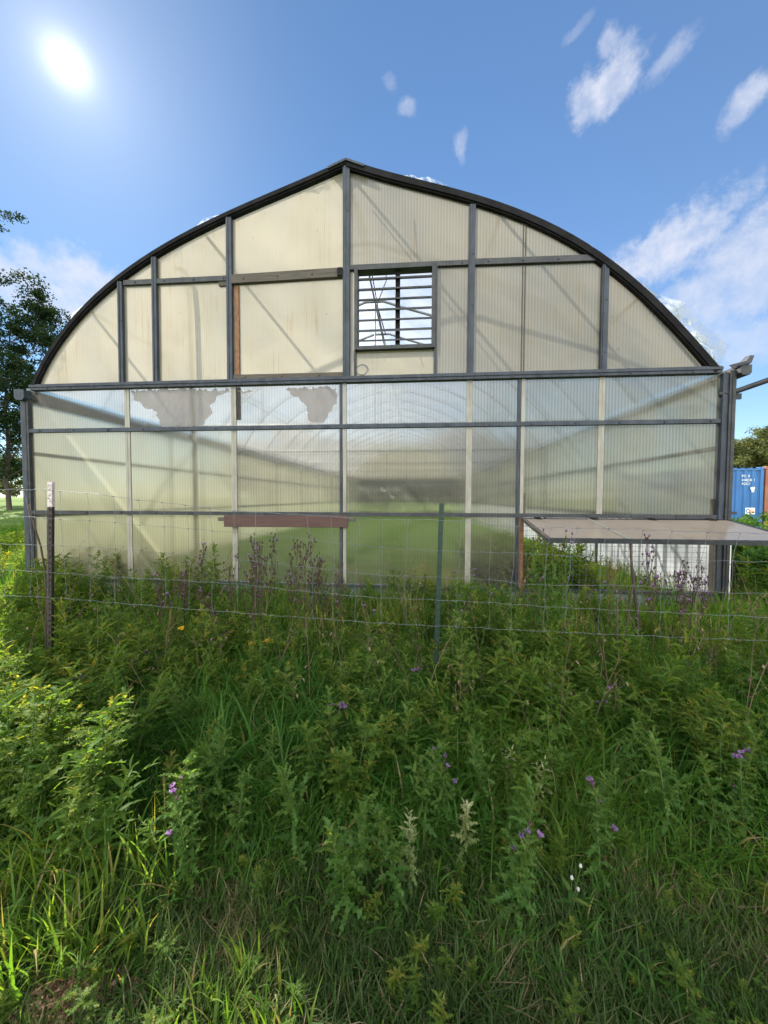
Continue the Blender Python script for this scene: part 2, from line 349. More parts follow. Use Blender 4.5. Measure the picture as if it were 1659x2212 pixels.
CL = [(1318,175,.062,.040,15,.85),(1322,85,.020,.022,0,.5),(1440,135,.040,.020,20,.42),(1608,225,.040,.024,55,.75),(880,235,.022,.016,20,.42),(998,322,.014,.030,0,.40),
      (845,182,.012,.012,0,.22),(1445,535,.13,.055,22,.85),(1565,640,.18,.075,15,.62),(1630,530,.10,.065,30,.7),(1640,735,.12,.045,12,.5),(1500,735,.13,.035,10,.35),
      (1255,50,.030,.010,25,.22),(45,620,.10,.055,-15,.75),(185,610,.12,.055,0,.75),(58,560,.04,.04,0,.6),(130,650,.12,.045,0,.8)]
acc = None
for c in CL:
    k = cloud(*c); acc = k if acc is None else wt.math('MAXIMUM', acc, k)
fb = wt.maprange(wt.noise(dirn, 26.0, 6, 0.6), 0.2, 0.7, 0.45, 1.1)
acc = wt.math('MULTIPLY', acc, fb, True)
# the phone's picture keeps the sky blue close to the sun: hold back the bright haze round it
hold = wt.math('MULTIPLY', wt.maprange(ang, R_(75), R_(8), 1.0, 0.62), 0.57)
skyc = wt.vm('MULTIPLY', wt.n('ShaderNodeVectorMath', {0: sky.outputs[0], 'Scale': hold}, operation='SCALE').outputs[0], wt.mixc(wt.maprange(ang, R_(80), R_(15)), (0.92, 1.02, 1.08), (0.80, 1.02, 1.14)))
SKYMIX = wt.mixc(acc, skyc, (2.3, 2.4, 2.75))
# unseen bright cloud banks added to the sky behind the camera, filling the shade
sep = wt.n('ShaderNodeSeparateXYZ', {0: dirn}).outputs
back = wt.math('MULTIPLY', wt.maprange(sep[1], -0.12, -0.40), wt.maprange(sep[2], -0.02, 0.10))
fill_bank = wt.math('MULTIPLY', back, wt.maprange(wt.noise(dirn, 3.2, 7, 0.6, 0.3), 0.28, 0.42), True)
SKYMIX = wt.mixc(fill_bank, SKYMIX, (11.2, 11.1, 10.7))
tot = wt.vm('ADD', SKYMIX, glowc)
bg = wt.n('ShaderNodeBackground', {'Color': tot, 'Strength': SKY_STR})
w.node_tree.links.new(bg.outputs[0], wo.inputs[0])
sl = bpy.data.lights.new('sun', 'SUN'); sl.energy = 5.0; sl.angle = R_(0.53); sl.color = (1.0, 0.94, 0.84)
so = bpy.data.objects.new('sun', sl); COL.objects.link(so)
so.rotation_euler = Vector(tuple(-SUN_DIR)).to_track_quat('-Z', 'Y').to_euler()
sc.view_settings.view_transform = 'Standard'; sc.view_settings.look = 'None'; sc.view_settings.gamma = 1.0
sc.view_settings.exposure = 1.45; sc.view_settings.use_curve_mapping = False
cy = sc.cycles
cy.max_bounces = 10; cy.diffuse_bounces = 4; cy.glossy_bounces = 2; cy.transmission_bounces = 6; cy.transparent_max_bounces = 24
cy.caustics_reflective = False; cy.caustics_refractive = False; cy.use_denoising = True; cy.sample_clamp_indirect = 6.0

# ------------------------------------------------------------------ ground
def ss(a, b, x): t = np.clip((x-a)/(b-a), 0, 1); return t*t*(3-2*t)
def gz(x, y):
    x = np.asarray(x, float); y = np.asarray(y, float)
    z = -0.30*ss(.3, 3.0, -y) + 0.95*ss(7.5, 26, -x)*ss(-2, 10, y) + 0.25*ss(6, 16, x)*ss(0, 12, y)
    inside = (x > -6.9) & (x < 4.7) & (y > -0.1) & (y < 31)
    z = z + np.where(inside, 0, 0.03*np.sin(x*1.7+y*.9)+0.025*np.sin(x*.8-y*2.1+1))
    return z
def on_g(px, py, h):
    """ground point whose spot h above the ground shows at (px, py)"""
    g = 0.0
    for _ in range(6):
        x, y = on_z(px, py, h+g); g = float(gz(x, y))
    return x, y
def m_ground():
    m, nt, out = mat_new('soil_and_thatch')
    v = coords(nt)
    a = nt.maprange(nt.noise(v, 1.1, 5), 0.35, 0.65)
    c = nt.mixc(a, (0.030, 0.042, 0.018), (0.055, 0.060, 0.028))
    c = nt.mixc(nt.maprange(nt.noise(v, 28, 6, 0.7), 0.45, 0.62), c, (0.085, 0.066, 0.042))
    far = nt.n('ShaderNodeSeparateXYZ', {0: v}).outputs
    c2 = nt.mixc(nt.maprange(nt.noise(v, 0.4, 6, 0.7), 0.35, 0.65), (0.085, 0.14, 0.03), (0.12, 0.17, 0.045))
    c = nt.mixc(nt.maprange(nt.vm('LENGTH', v, out=1), 8, 14), c, c2)
    b = nt.n('ShaderNodeBsdfPrincipled', {'Base Color': c, 'Roughness': 0.95, 'Specular IOR Level': 0.1})
    bp = nt.n('ShaderNodeBump', {'Strength': 0.8, 'Distance': 0.03, 'Height': nt.noise(v, 30, 6, .7)})
    nt.t.links.new(bp.outputs[0], b.inputs['Normal']); nt.t.links.new(b.outputs[0], out.inputs[0]); return m
M['ground'] = m_ground()
xs = np.unique(np.concatenate([np.linspace(-900, -60, 15), np.linspace(-60, -12, 33), np.linspace(-12, 12, 97), np.linspace(12, 60, 33), np.linspace(60, 900, 15)]))
ys = np.unique(np.concatenate([np.linspace(-40, -9, 12), np.linspace(-9, 2, 56), np.linspace(2, 60, 50), np.linspace(60, 1500, 20)]))
XX, YY = np.meshgrid(xs, ys, indexing='ij'); ZZ = gz(XX, YY)
idx = np.arange(XX.size).reshape(XX.shape)
Q = np.stack([idx[:-1, :-1], idx[1:, :-1], idx[1:, 1:], idx[:-1, 1:]], -1).reshape(-1, 4)
o = np_mesh('ground', np.stack([XX, YY, ZZ], -1).reshape(-1, 3), Q, 'ground', None, None, True)
tag(o, kind='structure')
def m_lawn():
    m, nt, out = mat_new('greenhouse_lawn_surface')
    v = coords(nt)
    c = nt.mixc(nt.maprange(nt.noise(nt.vm('MULTIPLY', v, (0.6, 1, 1)), 1.2, 6, 0.7), 0.35, 0.65), (0.08, 0.17, 0.025), (0.15, 0.23, 0.05))
    c = nt.mixc(nt.maprange(nt.noise(v, 7, 5, 0.7), 0.55, 0.68), c, (0.24, 0.25, 0.12))
    b = nt.n('ShaderNodeBsdfDiffuse', {'Color': c, 'Roughness': 0.9})
    bp = nt.n('ShaderNodeBump', {'Strength': 0.8, 'Distance': 0.05, 'Height': nt.noise(v, 20, 5, .7)})
    nt.t.links.new(bp.outputs[0], b.inputs['Normal']); nt.t.links.new(b.outputs[0], out.inputs[0]); return m
M['lawn'] = m_lawn()
GX0, GX1, GLEN = -6.66, 4.43, 30.0
o = MB().add([(GX0+.03, .06, .012), (GX1-.03, .06, .012), (GX1-.03, GLEN-.06, .012), (GX0+.03, GLEN-.06, .012)], [(0, 1, 2, 3)]).build('lawn', 'lawn'); tag(o, kind='structure')

# ------------------------------------------------------------------ greenhouse
RX, RZ = -1.11, 6.66                                    # ridge
HALF = 5.50; EAVE = 3.44
arch_px_l = [(75,838),(118,750),(160,697),(210,645),(258,605),(335,550),(395,512),(450,484),(500,465),(600,420),(680,384),(746,355)]
arch_px_r = [(752,355),(850,378),(920,400),(1000,428),(1100,455),(1170,480),(1240,515),(1290,548),(1340,590),(1400,645),(1450,690),(1500,740),(1548,800)]
AL = [on_y(a, b, 0) for a, b in arch_px_l]; AR = [on_y(a, b, 0) for a, b in arch_px_r]
ARCH = AL+AR
ARCH = sorted(ARCH); ax_ = np.array([a for a, _ in ARCH]); az_ = np.array([b for _, b in ARCH])
# smooth resample (keeps the pointed ridge)
def resample(pts, n):
    p = np.array(pts); x = p[:, 0]; z = p[:, 1]
    k = np.polynomial.Polynomial.fit(z if abs(z[0]-z[-1]) < 0 else x, z, 5)
    xx = x[0]+(x[-1]-x[0])*np.linspace(0, 1, n)
    return k, xx
def side(pts, n=28):
    p = np.array(pts); t = np.concatenate([[0], np.cumsum(np.hypot(*np.diff(p, axis=0).T))]); t /= t[-1]
    fx = np.polynomial.Polynomial.fit(t, p[:, 0], 4); fz = np.polynomial.Polynomial.fit(t, p[:, 1], 4)
    tt = np.linspace(0, 1, n); return np.stack([fx(tt), fz(tt)], -1)
SL = side(AL); SR = side(AR)
SL[0] = AL[0]; SR[-1] = AR[-1]; top = (SL[-1]+SR[0])/2; SL[-1] = top; SR[0] = top
PROFILE = np.concatenate([SL, SR[1:]])                  # (x,z) left eave to right eave over the ridge
def arch_z(x): return float(np.interp(x, PROFILE[:, 0], PROFILE[:, 1]))
def offset_profile(d):
    P = PROFILE; t = np.gradient(P, axis=0); t /= np.linalg.norm(t, axis=1)[:, None]
    n = np.stack([-t[:, 1], t[:, 0]], -1); return P+n*d
GH = thing('greenhouse', (RX, 0, 0), 'large arched greenhouse with yellowed plastic gable and torn roof film', 'greenhouse')

def Wp(px, py): return on_y(px, py, 0.0)
beam = lambda x: float(np.interp(x, [-6.55, 4.35], [Wp(75, 839)[1], Wp(1548, 799)[1]]))
ZB = 3.44; ZR2 = 2.72; ZR3 = 1.345; ZBASE = 0.22; ZU_R = Wp(1020, 571)[1]; ZU_L = Wp(400, 608)[1]
# end rim and roof
def strip(profile_a, profile_b, y0, y1):
    mb = MB(); n = len(profile_a)
    V = []
    for (xa, za), (xb, zb) in zip(profile_a, profile_b):
        V += [(xa, y0, za), (xb, y0, zb), (xb, y1, zb), (xa, y1, za)]
    Fs = []
    for i in range(n-1):
        for k in range(4):
            Fs.append((4*i+k, 4*i+(k+1) % 4, 4*i+4+(k+1) % 4, 4*i+4+k))
    Fs += [(0, 1, 2, 3), (4*n-1, 4*n-2, 4*n-3, 4*n-4)]
    return mb.add(V, Fs)
h = len(SL)
for sl_ in (slice(0, h), slice(h-1, None)):
    wd = 0.055 if sl_.start == 0 else 0.085
    strip(offset_profile(-wd)[sl_], offset_profile(0.004)[sl_], -0.075, 0.06).build('arch_rim', 'rim', GH)
    strip(offset_profile(-wd-0.02)[sl_], offset_profile(-wd+.002)[sl_], -0.05, 0.04).build('arch_trim', 'rim', GH)
def loft(profile, ylist, jit=0.0, seed=1):
    rr = np.random.default_rng(seed); V = []; n = len(profile)
    for y in ylist:
        j = rr.normal(0, jit, n) if jit else np.zeros(n)
        V += [(x, y, z+jj) for (x, z), jj in zip(profile, j)]
    Fs = [(i*n+k, i*n+k+1, (i+1)*n+k+1, (i+1)*n+k) for i in range(len(ylist)-1) for k in range(n-1)]
    return V, Fs
V, Fs = loft(offset_profile(0.03), np.linspace(0.0, GLEN, 17))
MB().add(V, Fs).build('roof_film', 'roof_film', GH, True)
# ridge cap
MB().bar((RX-.28, RZ-.06), (RX, RZ+.045), .03, -.10, .25).bar((RX, RZ+.045), (RX+.28, RZ-.07), .03, -.10, .25).build('ridge_cap', 'steel', GH)
# bows, purlins, ties
bow = offset_profile(-0.05)[::2]
n_b = 16
bow0 = None
for k in range(1, n_b):
    y = k*GLEN/n_b+0.0
    if bow0 is None:
        bow0 = MB().tube([(x, y, z) for x, z in bow], 0.032, 6).build('bow', 'pipe', GH, True); y00 = y
    else:
        b = bow0.copy(); COL.objects.link(b); b.location.y += y-y00
    if k in (2, 5, 8, 11, 14):
        MB().tube([(GX0+.1, y+.04, 3.42), (GX1-.1, y+.04, 3.42)], 0.035, 6).tube([(RX, y+.04, 3.42), (RX, y+.04, RZ-.1)], 0.02, 6)\
            .tube([(RX-3, y+.04, 3.42), (RX-3, y+.04, arch_z(RX-3)-.06)], 0.018, 6).tube([(RX+3, y+.04, 3.42), (RX+3, y+.04, arch_z(RX+3)-.06)], 0.018, 6).build('cross_tie', 'pipe', GH, True)
for dx in (-4.3, -2.3, 0.0, 2.3, 4.3):
    x = RX+dx; MB().tube([(x, 0.05, arch_z(x)-.115), (x, GLEN, arch_z(x)-.115)], 0.024, 6).build('purlin', 'pipe', GH, True)
MB().tube([(RX+.12+.02*math.sin(t), .3+t, RZ-.32-.12*abs(math.sin(t*.55))) for t in np.linspace(0, 26, 60)], 0.012, 5).build('hanging_cable', 'rubber', GH, True)
MB().tube([(RX+.55, .5, RZ-.25), (RX+.5, .6, 6.0), (RX+.56, .62, 5.3), (RX+.40, .62, 4.9), (RX+.55, .66, 4.4)], 0.009, 5).build('hanging_cable', 'rubber', GH, True)
# side walls
for sx, x in ((-1, GX0), (1, GX1)):
    ins = -sx
    zf = 1.25 if sx > 0 else 0.02
    MB().add([(x, 0.05, zf), (x, GLEN, zf), (x, GLEN, 3.42), (x, 0.05, 3.42)], [(0, 1, 2, 3)]).build('side_film', 'side_film', GH)
    mb = MB(); V = []; n = 0
    yy = 0.06; prof = []
    while yy < GLEN-.3:
        for d_, o_ in ((0, 0), (.10, 0), (.13, .025), (.23, .025), (.26, 0)): prof.append((yy+d_, o_))
        yy += .26
    V = [(x+ins*o_, y_, .01) for y_, o_ in prof]+[(x+ins*o_, y_, 1.25) for y_, o_ in prof]; n = len(prof)
    if sx > 0: mb.add(V, [(i, i+1, n+i+1, n+i) for i in range(n-1)]).build('side_cladding', 'white_sheet', GH)
    for k in range(1, 9):
        y = k*GLEN/8-.01; MB().box((x-.045 if sx > 0 else x, y-.05, 0), (x if sx > 0 else x+.045, y+.05, 3.42)).build('side_post', 'steel', GH)
    for z in (1.27, 2.35, 3.40):
        MB().box((min(x, x+ins*.06)-.002, .07, z-.03), (max(x, x+ins*.06), GLEN, z+.03)).build('side_rail', 'steel', GH)
# far gable
pf = [(x, z) for x, z in PROFILE]
mb = MB(); V = [(x, GLEN, z) for x, z in pf]+[(x, GLEN, 3.3) for x, z in pf]; n = len(pf)
mb.add(V, [(i, i+1, n+i+1, n+i) for i in range(n-1)]).build('rear_gable', 'side_film', GH)
MB().add([(GX0, GLEN, 0.02), (GX1, GLEN, 0.02), (GX1, GLEN, 3.3), (GX0, GLEN, 3.3)], [(0, 1, 2, 3)]).build('rear_wall', 'rear_glass', GH)
mb = MB()
for x in np.linspace(GX0, GX1, 7): mb.box((x-.05, GLEN-.12, 0), (x+.05, GLEN-.03, max(3.4, arch_z(min(max(x, -6.5), 4.3))-.08)))
for z in (1.3, 2.7, 3.4): mb.box((GX0+.06, GLEN-.10, z-.04), (GX1-.06, GLEN-.04, z+.04))
mb.build('rear_frame', 'steel_dark', GH)

# --- gable frame: posts (upper), px at the photo's scale
postsX = {}
def post(px_top, px_bot, zt, zb, w, mat='steel', y0=-.055, y1=.05):
    x0 = px_bot; x1 = px_top
    mb = MB().bar((x0, zb), (x1, zt), w, y0, y1)
    mb.bar((x0-w*.18, zb), (x1-w*.18, zt), w*.22, y0-.010, y0+.002)     # raised web
    for z in np.arange(zb+.25, zt-.1, .75): mb.disc_bolt((x0+x1)/2+w*.2, z, y0, .010, .008)
    return mb.build('gable_post', mat, GH)
for (pt, pb, w_) in (((265, 612), (267, 832), .078), ((338, 557), (340, 829), .078), ((498, 472), (500, 827), .088), ((750, 362), (749, 820), .105), ((1021, 447), (1015, 812), .092), ((1306, 568), (1300, 803), .092)):
    xt, zt = Wp(*pt); xb, zb = Wp(*pb)
    xm = xb; postsX[pt[0]] = xm
    post(xm+(xt-xb)*.4, xm, min(zt, arch_z(xm)-.07), ZB+.045, w_)
X0, X1, X2, XC, X3, X4 = (postsX[k] for k in (265, 338, 498, 750, 1021, 1306))
XL, XR = ARCH[0][0], ARCH[-1][0]
# main beam in two flanges, rails
mb = MB().box((XL-.02, -.07, ZB-.048), (XR+.03, .05, ZB+.045)); mb.box((XL-.02, -.085, ZB-.005), (XR+.03, -.068, ZB+.03))
for x in np.arange(XL+.3, XR, .42): mb.disc_bolt(x, ZB-.025, -.07, .012, .012)
mb.build('main_beam', 'steel', GH)
mb = MB().box((GX0+.02, -.045, ZR2-.03), (GX1-.03, .04, ZR2+.03))
for x in np.arange(GX0+.3, GX1, .62): mb.disc_bolt(x, ZR2, -.045, .015, .015)
mb.build('gable_rail', 'steel', GH)
mb = MB().box((GX0+.02, -.045, ZR3-.032), (GX1-.03, .04, ZR3+.028))
for x in np.arange(GX0+.5, GX1, .62): mb.disc_bolt(x, ZR3, -.045, .015, .015)
mb.build('gable_rail', 'steel_dark', GH)
# upper rails
def xrail(p, q, w, mat, y0=-.048, y1=.03, bolts=.5):
    mb = MB().bar(p, q, w, y0, y1)
    L = math.hypot(q[0]-p[0], q[1]-p[1])
    for t in np.arange(.2, L, bolts):
        mb.disc_bolt(p[0]+(q[0]-p[0])*t/L, p[1]+(q[1]-p[1])*t/L, y0, .014, .012)
    return mb.build('gable_rail', mat, GH)
xrail((Wp(271, 614)[0], Wp(271, 614)[1]), (X2-.047, Wp(490, 604)[1]), .075, 'steel_dark')
xrail((Wp(474, 608)[0], Wp(474, 609)[1]), (Wp(510, 605)[0], Wp(510, 607)[1]), .15, 'wood_grey', -.03, .02, 9)
xrail((X2+.05, Wp(508, 607)[1]), (XC-.055, Wp(745, 592)[1]), .135, 'wood_grey', -.062, .02, .55)
xrail((X2+.05, Wp(508, 819)[1]+.02), (XC-.055, Wp(743, 812)[1]+.01), .075, 'wood_grey', -.04, .03, .6)
MB().box((XC-.13, -.085, Wp(745, 601)[1]), (XC-.055, -.06, Wp(745, 584)[1])).build('bracket', 'rim', GH)
xrail((XC+.055, Wp(760, 581)[1]), (X3-.048, Wp(1015, 570)[1]), .07, 'steel_dark')
xrail((X3+.048, Wp(1028, 569)[1]), (Wp(1284, 560)[0], Wp(1284, 560)[1]), .085, 'steel_dark')
MB().box((Wp(511, 700)[0]-.02, -.02, ZB+.1), (Wp(517, 700)[0], .03, Wp(511, 618)[1])).build('inner_stud', 'rust', GH)
# joiner down the right upper bay
xj = Wp(1131, 700)[0]
mb = MB(); mb.box((xj-.030, -.012, ZB+.05), (xj-.018, .01, arch_z(xj)-.13)); mb.box((xj+.006, -.012, ZB+.05), (xj+.018, .01, arch_z(xj)-.13)); mb.build('joiner_strip', 'wood_grey', GH)

# --- glazing (one sheet per bay)
def panel(x0, x1, z0, z1, mat, y=0.0, n=14):
    """sheet from z0 up to z1, or to the arch when z1 is None"""
    xs_ = np.linspace(x0, x1, n if z1 is None else 2)
    V = [(x, y, z0) for x in xs_]; zt = [(arch_z(x)-.10 if z1 is None else z1) for x in xs_]
    zt = [max(z, z0+.001) for z in zt]
    V += [(x, y, z) for x, z in zip(xs_, zt)]; n = len(xs_)
    return MB().add(V, [(i, i+1, n+i+1, n+i) for i in range(n-1)]).build('glazing_panel', mat, GH)
zu_l = Wp(400, 608)[1]; zu_m = Wp(620, 599)[1]; zu_r = Wp(900, 576)[1]; zu_rr = Wp(1150, 565)[1]
B0 = ZB+.03
panel(XL+.05, X0, B0, None, 'upper_glass', .000)
panel(X0, X1, B0, zu_l, 'upper_glass', .002); panel(X0, X1, zu_l, None, 'upper_glass', .002)
panel(X1, X2, B0, zu_l, 'upper_glass', .004); panel(X1, X2, zu_l, None, 'upper_glass', .004)
panel(X2, XC, B0, zu_m, 'upper_glass', .006); panel(X2, XC, zu_m, None, 'upper_glass', .006)
LX0, LZ1 = Wp(767, 581); LX1, LZ0 = Wp(939, 754)
panel(XC, LX0+.02, B0, zu_r, 'upper_glass', .008); panel(LX0+.02, LX1-.02, B0, LZ0+.02, 'upper_glass', .010)
panel(LX1-.02, X3, B0, zu_r, 'upper_glass_ribbed', .008); panel(XC, X3, zu_r, None, 'upper_glass_ribbed', .008)
panel(X3, xj, B0, zu_rr, 'upper_glass_ribbed', .010); panel(X3, xj, zu_rr, None, 'upper_glass_ribbed', .010)
panel(xj, X4, B0, zu_rr, 'upper_glass_ribbed', .012); panel(xj, X4, zu_rr, None, 'upper_glass_ribbed', .012)
panel(X4, XR-.05, B0, None, 'upper_glass_ribbed', .014)
# lower bays
J = [Wp(279, 1050)[0], Wp(507, 1050)[0], Wp(741, 1050)[0], Wp(1012, 1050)[0], Wp(1122, 1050)[0], Wp(1295, 1050)[0]]
bays = [GX0+.03]+J+[GX1-.04]
lm = ['lower_glass_hazy', 'lower_glass_hazy', 'lower_glass', 'lower_glass', 'lower_glass', 'lower_glass_ribbed', 'lower_glass_ribbed']
for i in range(7):
    a, b = bays[i], bays[i+1]; y = .001+.002*(i % 3)
    for z0, z1 in ((ZR2, ZB), (ZR3, ZR2), (ZBASE, ZR3)):
        if z0 == ZBASE and i >= 5: continue
        mt = lm[i]
        if z0 == ZR2: mt = 'lower_glass' if i < 4 else 'lower_glass_ribbed'
        panel(a, b, z0, z1, mt, y)
# joiner strips over the lower sheets
for i, x in enumerate(J):
    zlo = ZBASE if i < 5 else ZR3+.03
    for z0, z1 in ((zlo, ZR3-.034), (ZR3+.03, ZR2-.032), (ZR2+.032, ZB-.05)):
        if z1-z0 < .1: continue
        if i in (2, 4):
            MB().box((x-.05, -.03, z0), (x-.012, .03, z1)).build('gable_stud', 'steel', GH)
            MB().box((x+.004, -.02, z0), (x+.055, .012, z1)).build('joiner_strip', 'joiner', GH)
        else:
            MB().box((x-.042, -.012, z0), (x-.006, .012, z1)).box((x+.006, -.012, z0), (x+.042, .012, z1)).box((x-.006, -.008, z0), (x+.006, .008, z1)).build('joiner_strip', 'joiner', GH)
# pipe standing behind the sheets on the left, its top bent to the arch
xp = Wp(393, 900)[0]
MB().tube([(xp+.04, .32, 0), (xp+.02, .32, 2.5), (xp-.02, .32, 4.9), (xp-.05, .32, arch_z(xp)-.42), (xp-.10, .30, arch_z(xp)-.30), (xp-.22, .26, arch_z(xp)-.30)], .036, 8).build('inner_pipe', 'pipe', GH, True)
MB().box((Wp(508, 870)[0]-.01, .02, Wp(512, 906)[1]), (Wp(516, 870)[0]+.01, .06, ZB-.06)).build('inner_stud', 'wood_grey', GH)
# remnants of torn inner film in the top row of sheets
def ragged(pxs, seed):
    rr = random.Random(seed); pts = [Wp(*p) for p in pxs]; out = []
    for i, p in enumerate(pts):
        q = pts[(i+1) % len(pts)]; L = math.hypot(q[0]-p[0], q[1]-p[1]); k = max(1, int(L/.035))
        for j in range(k):
            t = j/k; out.append((p[0]+(q[0]-p[0])*t+rr.uniform(-.024, .024), p[1]+(q[1]-p[1])*t+rr.uniform(-.026, .026)))
    return out
def film_patch(pxs, seed):
    pts = ragged(pxs, seed); n = len(pts)
    V = [(x, -.008, z) for x, z in pts]+[(x, -.004, z) for x, z in pts]
    MB().add(V, [tuple(range(n)), tuple(range(2*n-1, n-1, -1))]+[(i, n+i, n+(i+1) % n, (i+1) % n) for i in range(n)]).build('torn_inner_film', 'old_film', GH)
film_patch([(284, 845), (330, 841), (400, 841), (440, 842), (495, 842), (494, 846), (468, 858), (456, 877), (458, 893), (447, 906), (438, 919), (350, 923), (343, 905), (336, 890), (312, 878), (292, 866), (287, 853)], 3)
film_patch([(617, 842), (640, 838), (728, 838), (728, 860), (722, 880), (708, 900), (700, 916), (676, 916), (665, 900), (662, 876), (648, 864), (628, 852)], 5)
film_patch([(512, 846), (560, 842), (545, 848), (530, 850)], 8)
# base
mb = MB(); prof = []; xx = GX0+.02
while xx < GX1-.2:
    for d_, o_ in ((0, 0), (.10, 0), (.125, -.022), (.185, -.022), (.21, 0)): prof.append((xx+d_, o_))
    xx += .21
n = len(prof)
MB().add([(x, -.005+o_, -.05) for x, o_ in prof]+[(x, -.005+o_, ZBASE-.02) for x, o_ in prof], [(i, i+1, n+i+1, n+i) for i in range(n-1)]).build('base_cladding', 'baseboard', GH)
MB().box((GX0, -.06, ZBASE-.03), (GX1-.05, .05, ZBASE+.012)).build('sill_rail', 'steel', GH)
# corner posts
xa = Wp(47, 880)[0]; xb = Wp(63, 880)[0]
MB().box((xa, -.03, -.05), (xb-.03, .10, ZB-.15)).build('corner_post', 'steel', GH, False, .01)
MB().box((xb-.028, -.05, -.05), (xb+.03, .04, ZB-.05)).box((xb-.026, -.056, 0), (xb-.010, -.049, ZB-.06)).build('corner_trim', 'steel_dark', GH)
xr0 = Wp(1556, 900)[0]
MB().box((xr0-.02, -.06, -.05), (xr0+.05, .05, ZB-.05)).build('corner_trim', 'steel', GH)
MB().box((xr0+.052, -.08, -.05), (xr0+.140, .08, ZB-.02)).box((xr0+.085, -.090, 0), (xr0+.105, -.079, ZB-.1)).build('corner_post', 'steel_dark', GH, False, .006)
MB().box((xr0+.143, -.02, 1.45), (xr0+.18, .05, ZB-.25)).box((xr0+.143, -.02, -.05), (xr0+.20, .05, 1.05)).build('white_edge_strip', 'white_trim', GH)
for za_, zb_, w_ in ((1.2, 1.26, .22), (1.38, 1.42, .23), (3.02, 3.10, .235)): MB().box((xr0+.143, -.05, za_), (xr0+w_, -.022, zb_)).build('latch', 'steel_dark', GH)
# gutters
gl = [(-.02, .02), (-.02, -.11), (-.05, -.15), (-.16, -.15), (-.20, -.11), (-.20, .03)]
for sx, x, z in ((1, xa+.20, ZB-.07),):
    V = [(x+a, y, z+b) for y in (-.12, GLEN) for a, b in gl]; n = len(gl)
    MB().add(V, [(i, i+1, n+i+1, n+i) for i in range(n-1)]+[tuple(range(n))]).build('gutter', 'steel', GH)
V = [(xr0+.29+a*.8, y, ZB+.01+b*.8) for y in (-.15, GLEN) for a, b in gl]
MB().add(V, [(i, i+1, n+i+1, n+i) for i in range(n-1)]+[tuple(range(n))]).build('gutter', 'steel_dark', GH)
MB().add([(xr0+0.114, -0.160, ZB+0.014), (xr0+0.244, -0.176, ZB+0.043), (xr0+0.316, -0.128, ZB+0.158), (xr0+0.287, -0.096, ZB+0.173), (xr0+0.222, -0.120, ZB+0.086), (xr0+0.100, -0.080, ZB+0.065),
          (xr0+0.114, -0.040, ZB+0.000), (xr0+0.244, -0.040, ZB+0.022), (xr0+0.330, -0.016, ZB+0.144), (xr0+0.302, 0.000, ZB+0.187), (xr0+0.222, -0.016, ZB+0.108), (xr0+0.100, 0.016, ZB+0.079)],
         [(0, 1, 4, 5), (1, 2, 3, 4), (0, 6, 7, 1), (1, 7, 8, 2), (2, 8, 9, 3), (3, 9, 10, 4), (4, 10, 11, 5), (5, 11, 6, 0), (6, 11, 10, 7), (7, 10, 9, 8)]).build('bent_gutter_end', 'steel_dark', GH)
pa = Wp(1588, 846); pb = on_y(1668, 818, -.25)
MB().tube([(pa[0]-.22, -.02, pa[1]-.045), (pa[0], -.05, pa[1]), (pb[0], -.25, pb[1]), (pb[0]+1.2, -.5, pb[1]+.30)], .038, 8).build('side_arm', 'steel_dark', GH, True)

# torn roof film flapping on the edge
def ragged_edge(lo, hi, amp, seed, name='torn_roof_film', base=0.0):
    rr = np.random.default_rng(seed); P = offset_profile(.01+base); A = []; nseg = 6
    L = np.linspace(lo, hi, max(6, int((hi-lo)*60)))
    xs_ = np.interp(L, np.linspace(0, 1, len(P)), P[:, 0]); zs_ = np.interp(L, np.linspace(0, 1, len(P)), P[:, 1])
    t = np.stack([np.gradient(xs_), np.gradient(zs_)], -1); t /= np.linalg.norm(t, axis=1)[:, None]; nrm = np.stack([-t[:, 1], t[:, 0]], -1)
    V = []; m_ = len(L); env = np.sin(np.linspace(0, math.pi, m_))**.6
    hh = amp*env*np.clip(rr.gamma(2.0, .5, m_), .05, 2.2)
    for k in range(nseg):
        f = k/(nseg-1)
        jit = rr.normal(0, .02+amp*.25*f, m_); jy = rr.normal(0, .03+amp*.5*f, m_)
        for i in range(m_):
            V.append((xs_[i]+nrm[i, 0]*hh[i]*f+t[i, 0]*jit[i]*.7, .03+jy[i]+.12*math.sin(3*i*.3)*f, zs_[i]+nrm[i, 1]*hh[i]*f+t[i, 1]*jit[i]))
    Fs = [(k*m_+i, k*m_+i+1, (k+1)*m_+i+1, (k+1)*m_+i) for k in range(nseg-1) for i in range(m_-1)]
    MB().add(V, Fs).build(name, 'torn_film', GH)
ragged_edge(.50, .62, .03, 2); ragged_edge(.60, .70, .03, 3); ragged_edge(.69, .80, .04, 4); ragged_edge(.80, .995, .10, 5); ragged_edge(.86, 1.0, .13, 6); ragged_edge(.93, 1.0, .17, 9)
ragged_edge(.22, .36, .03, 7); ragged_edge(.44, .5, .03, 8); ragged_edge(.02, .22, .02, 11)

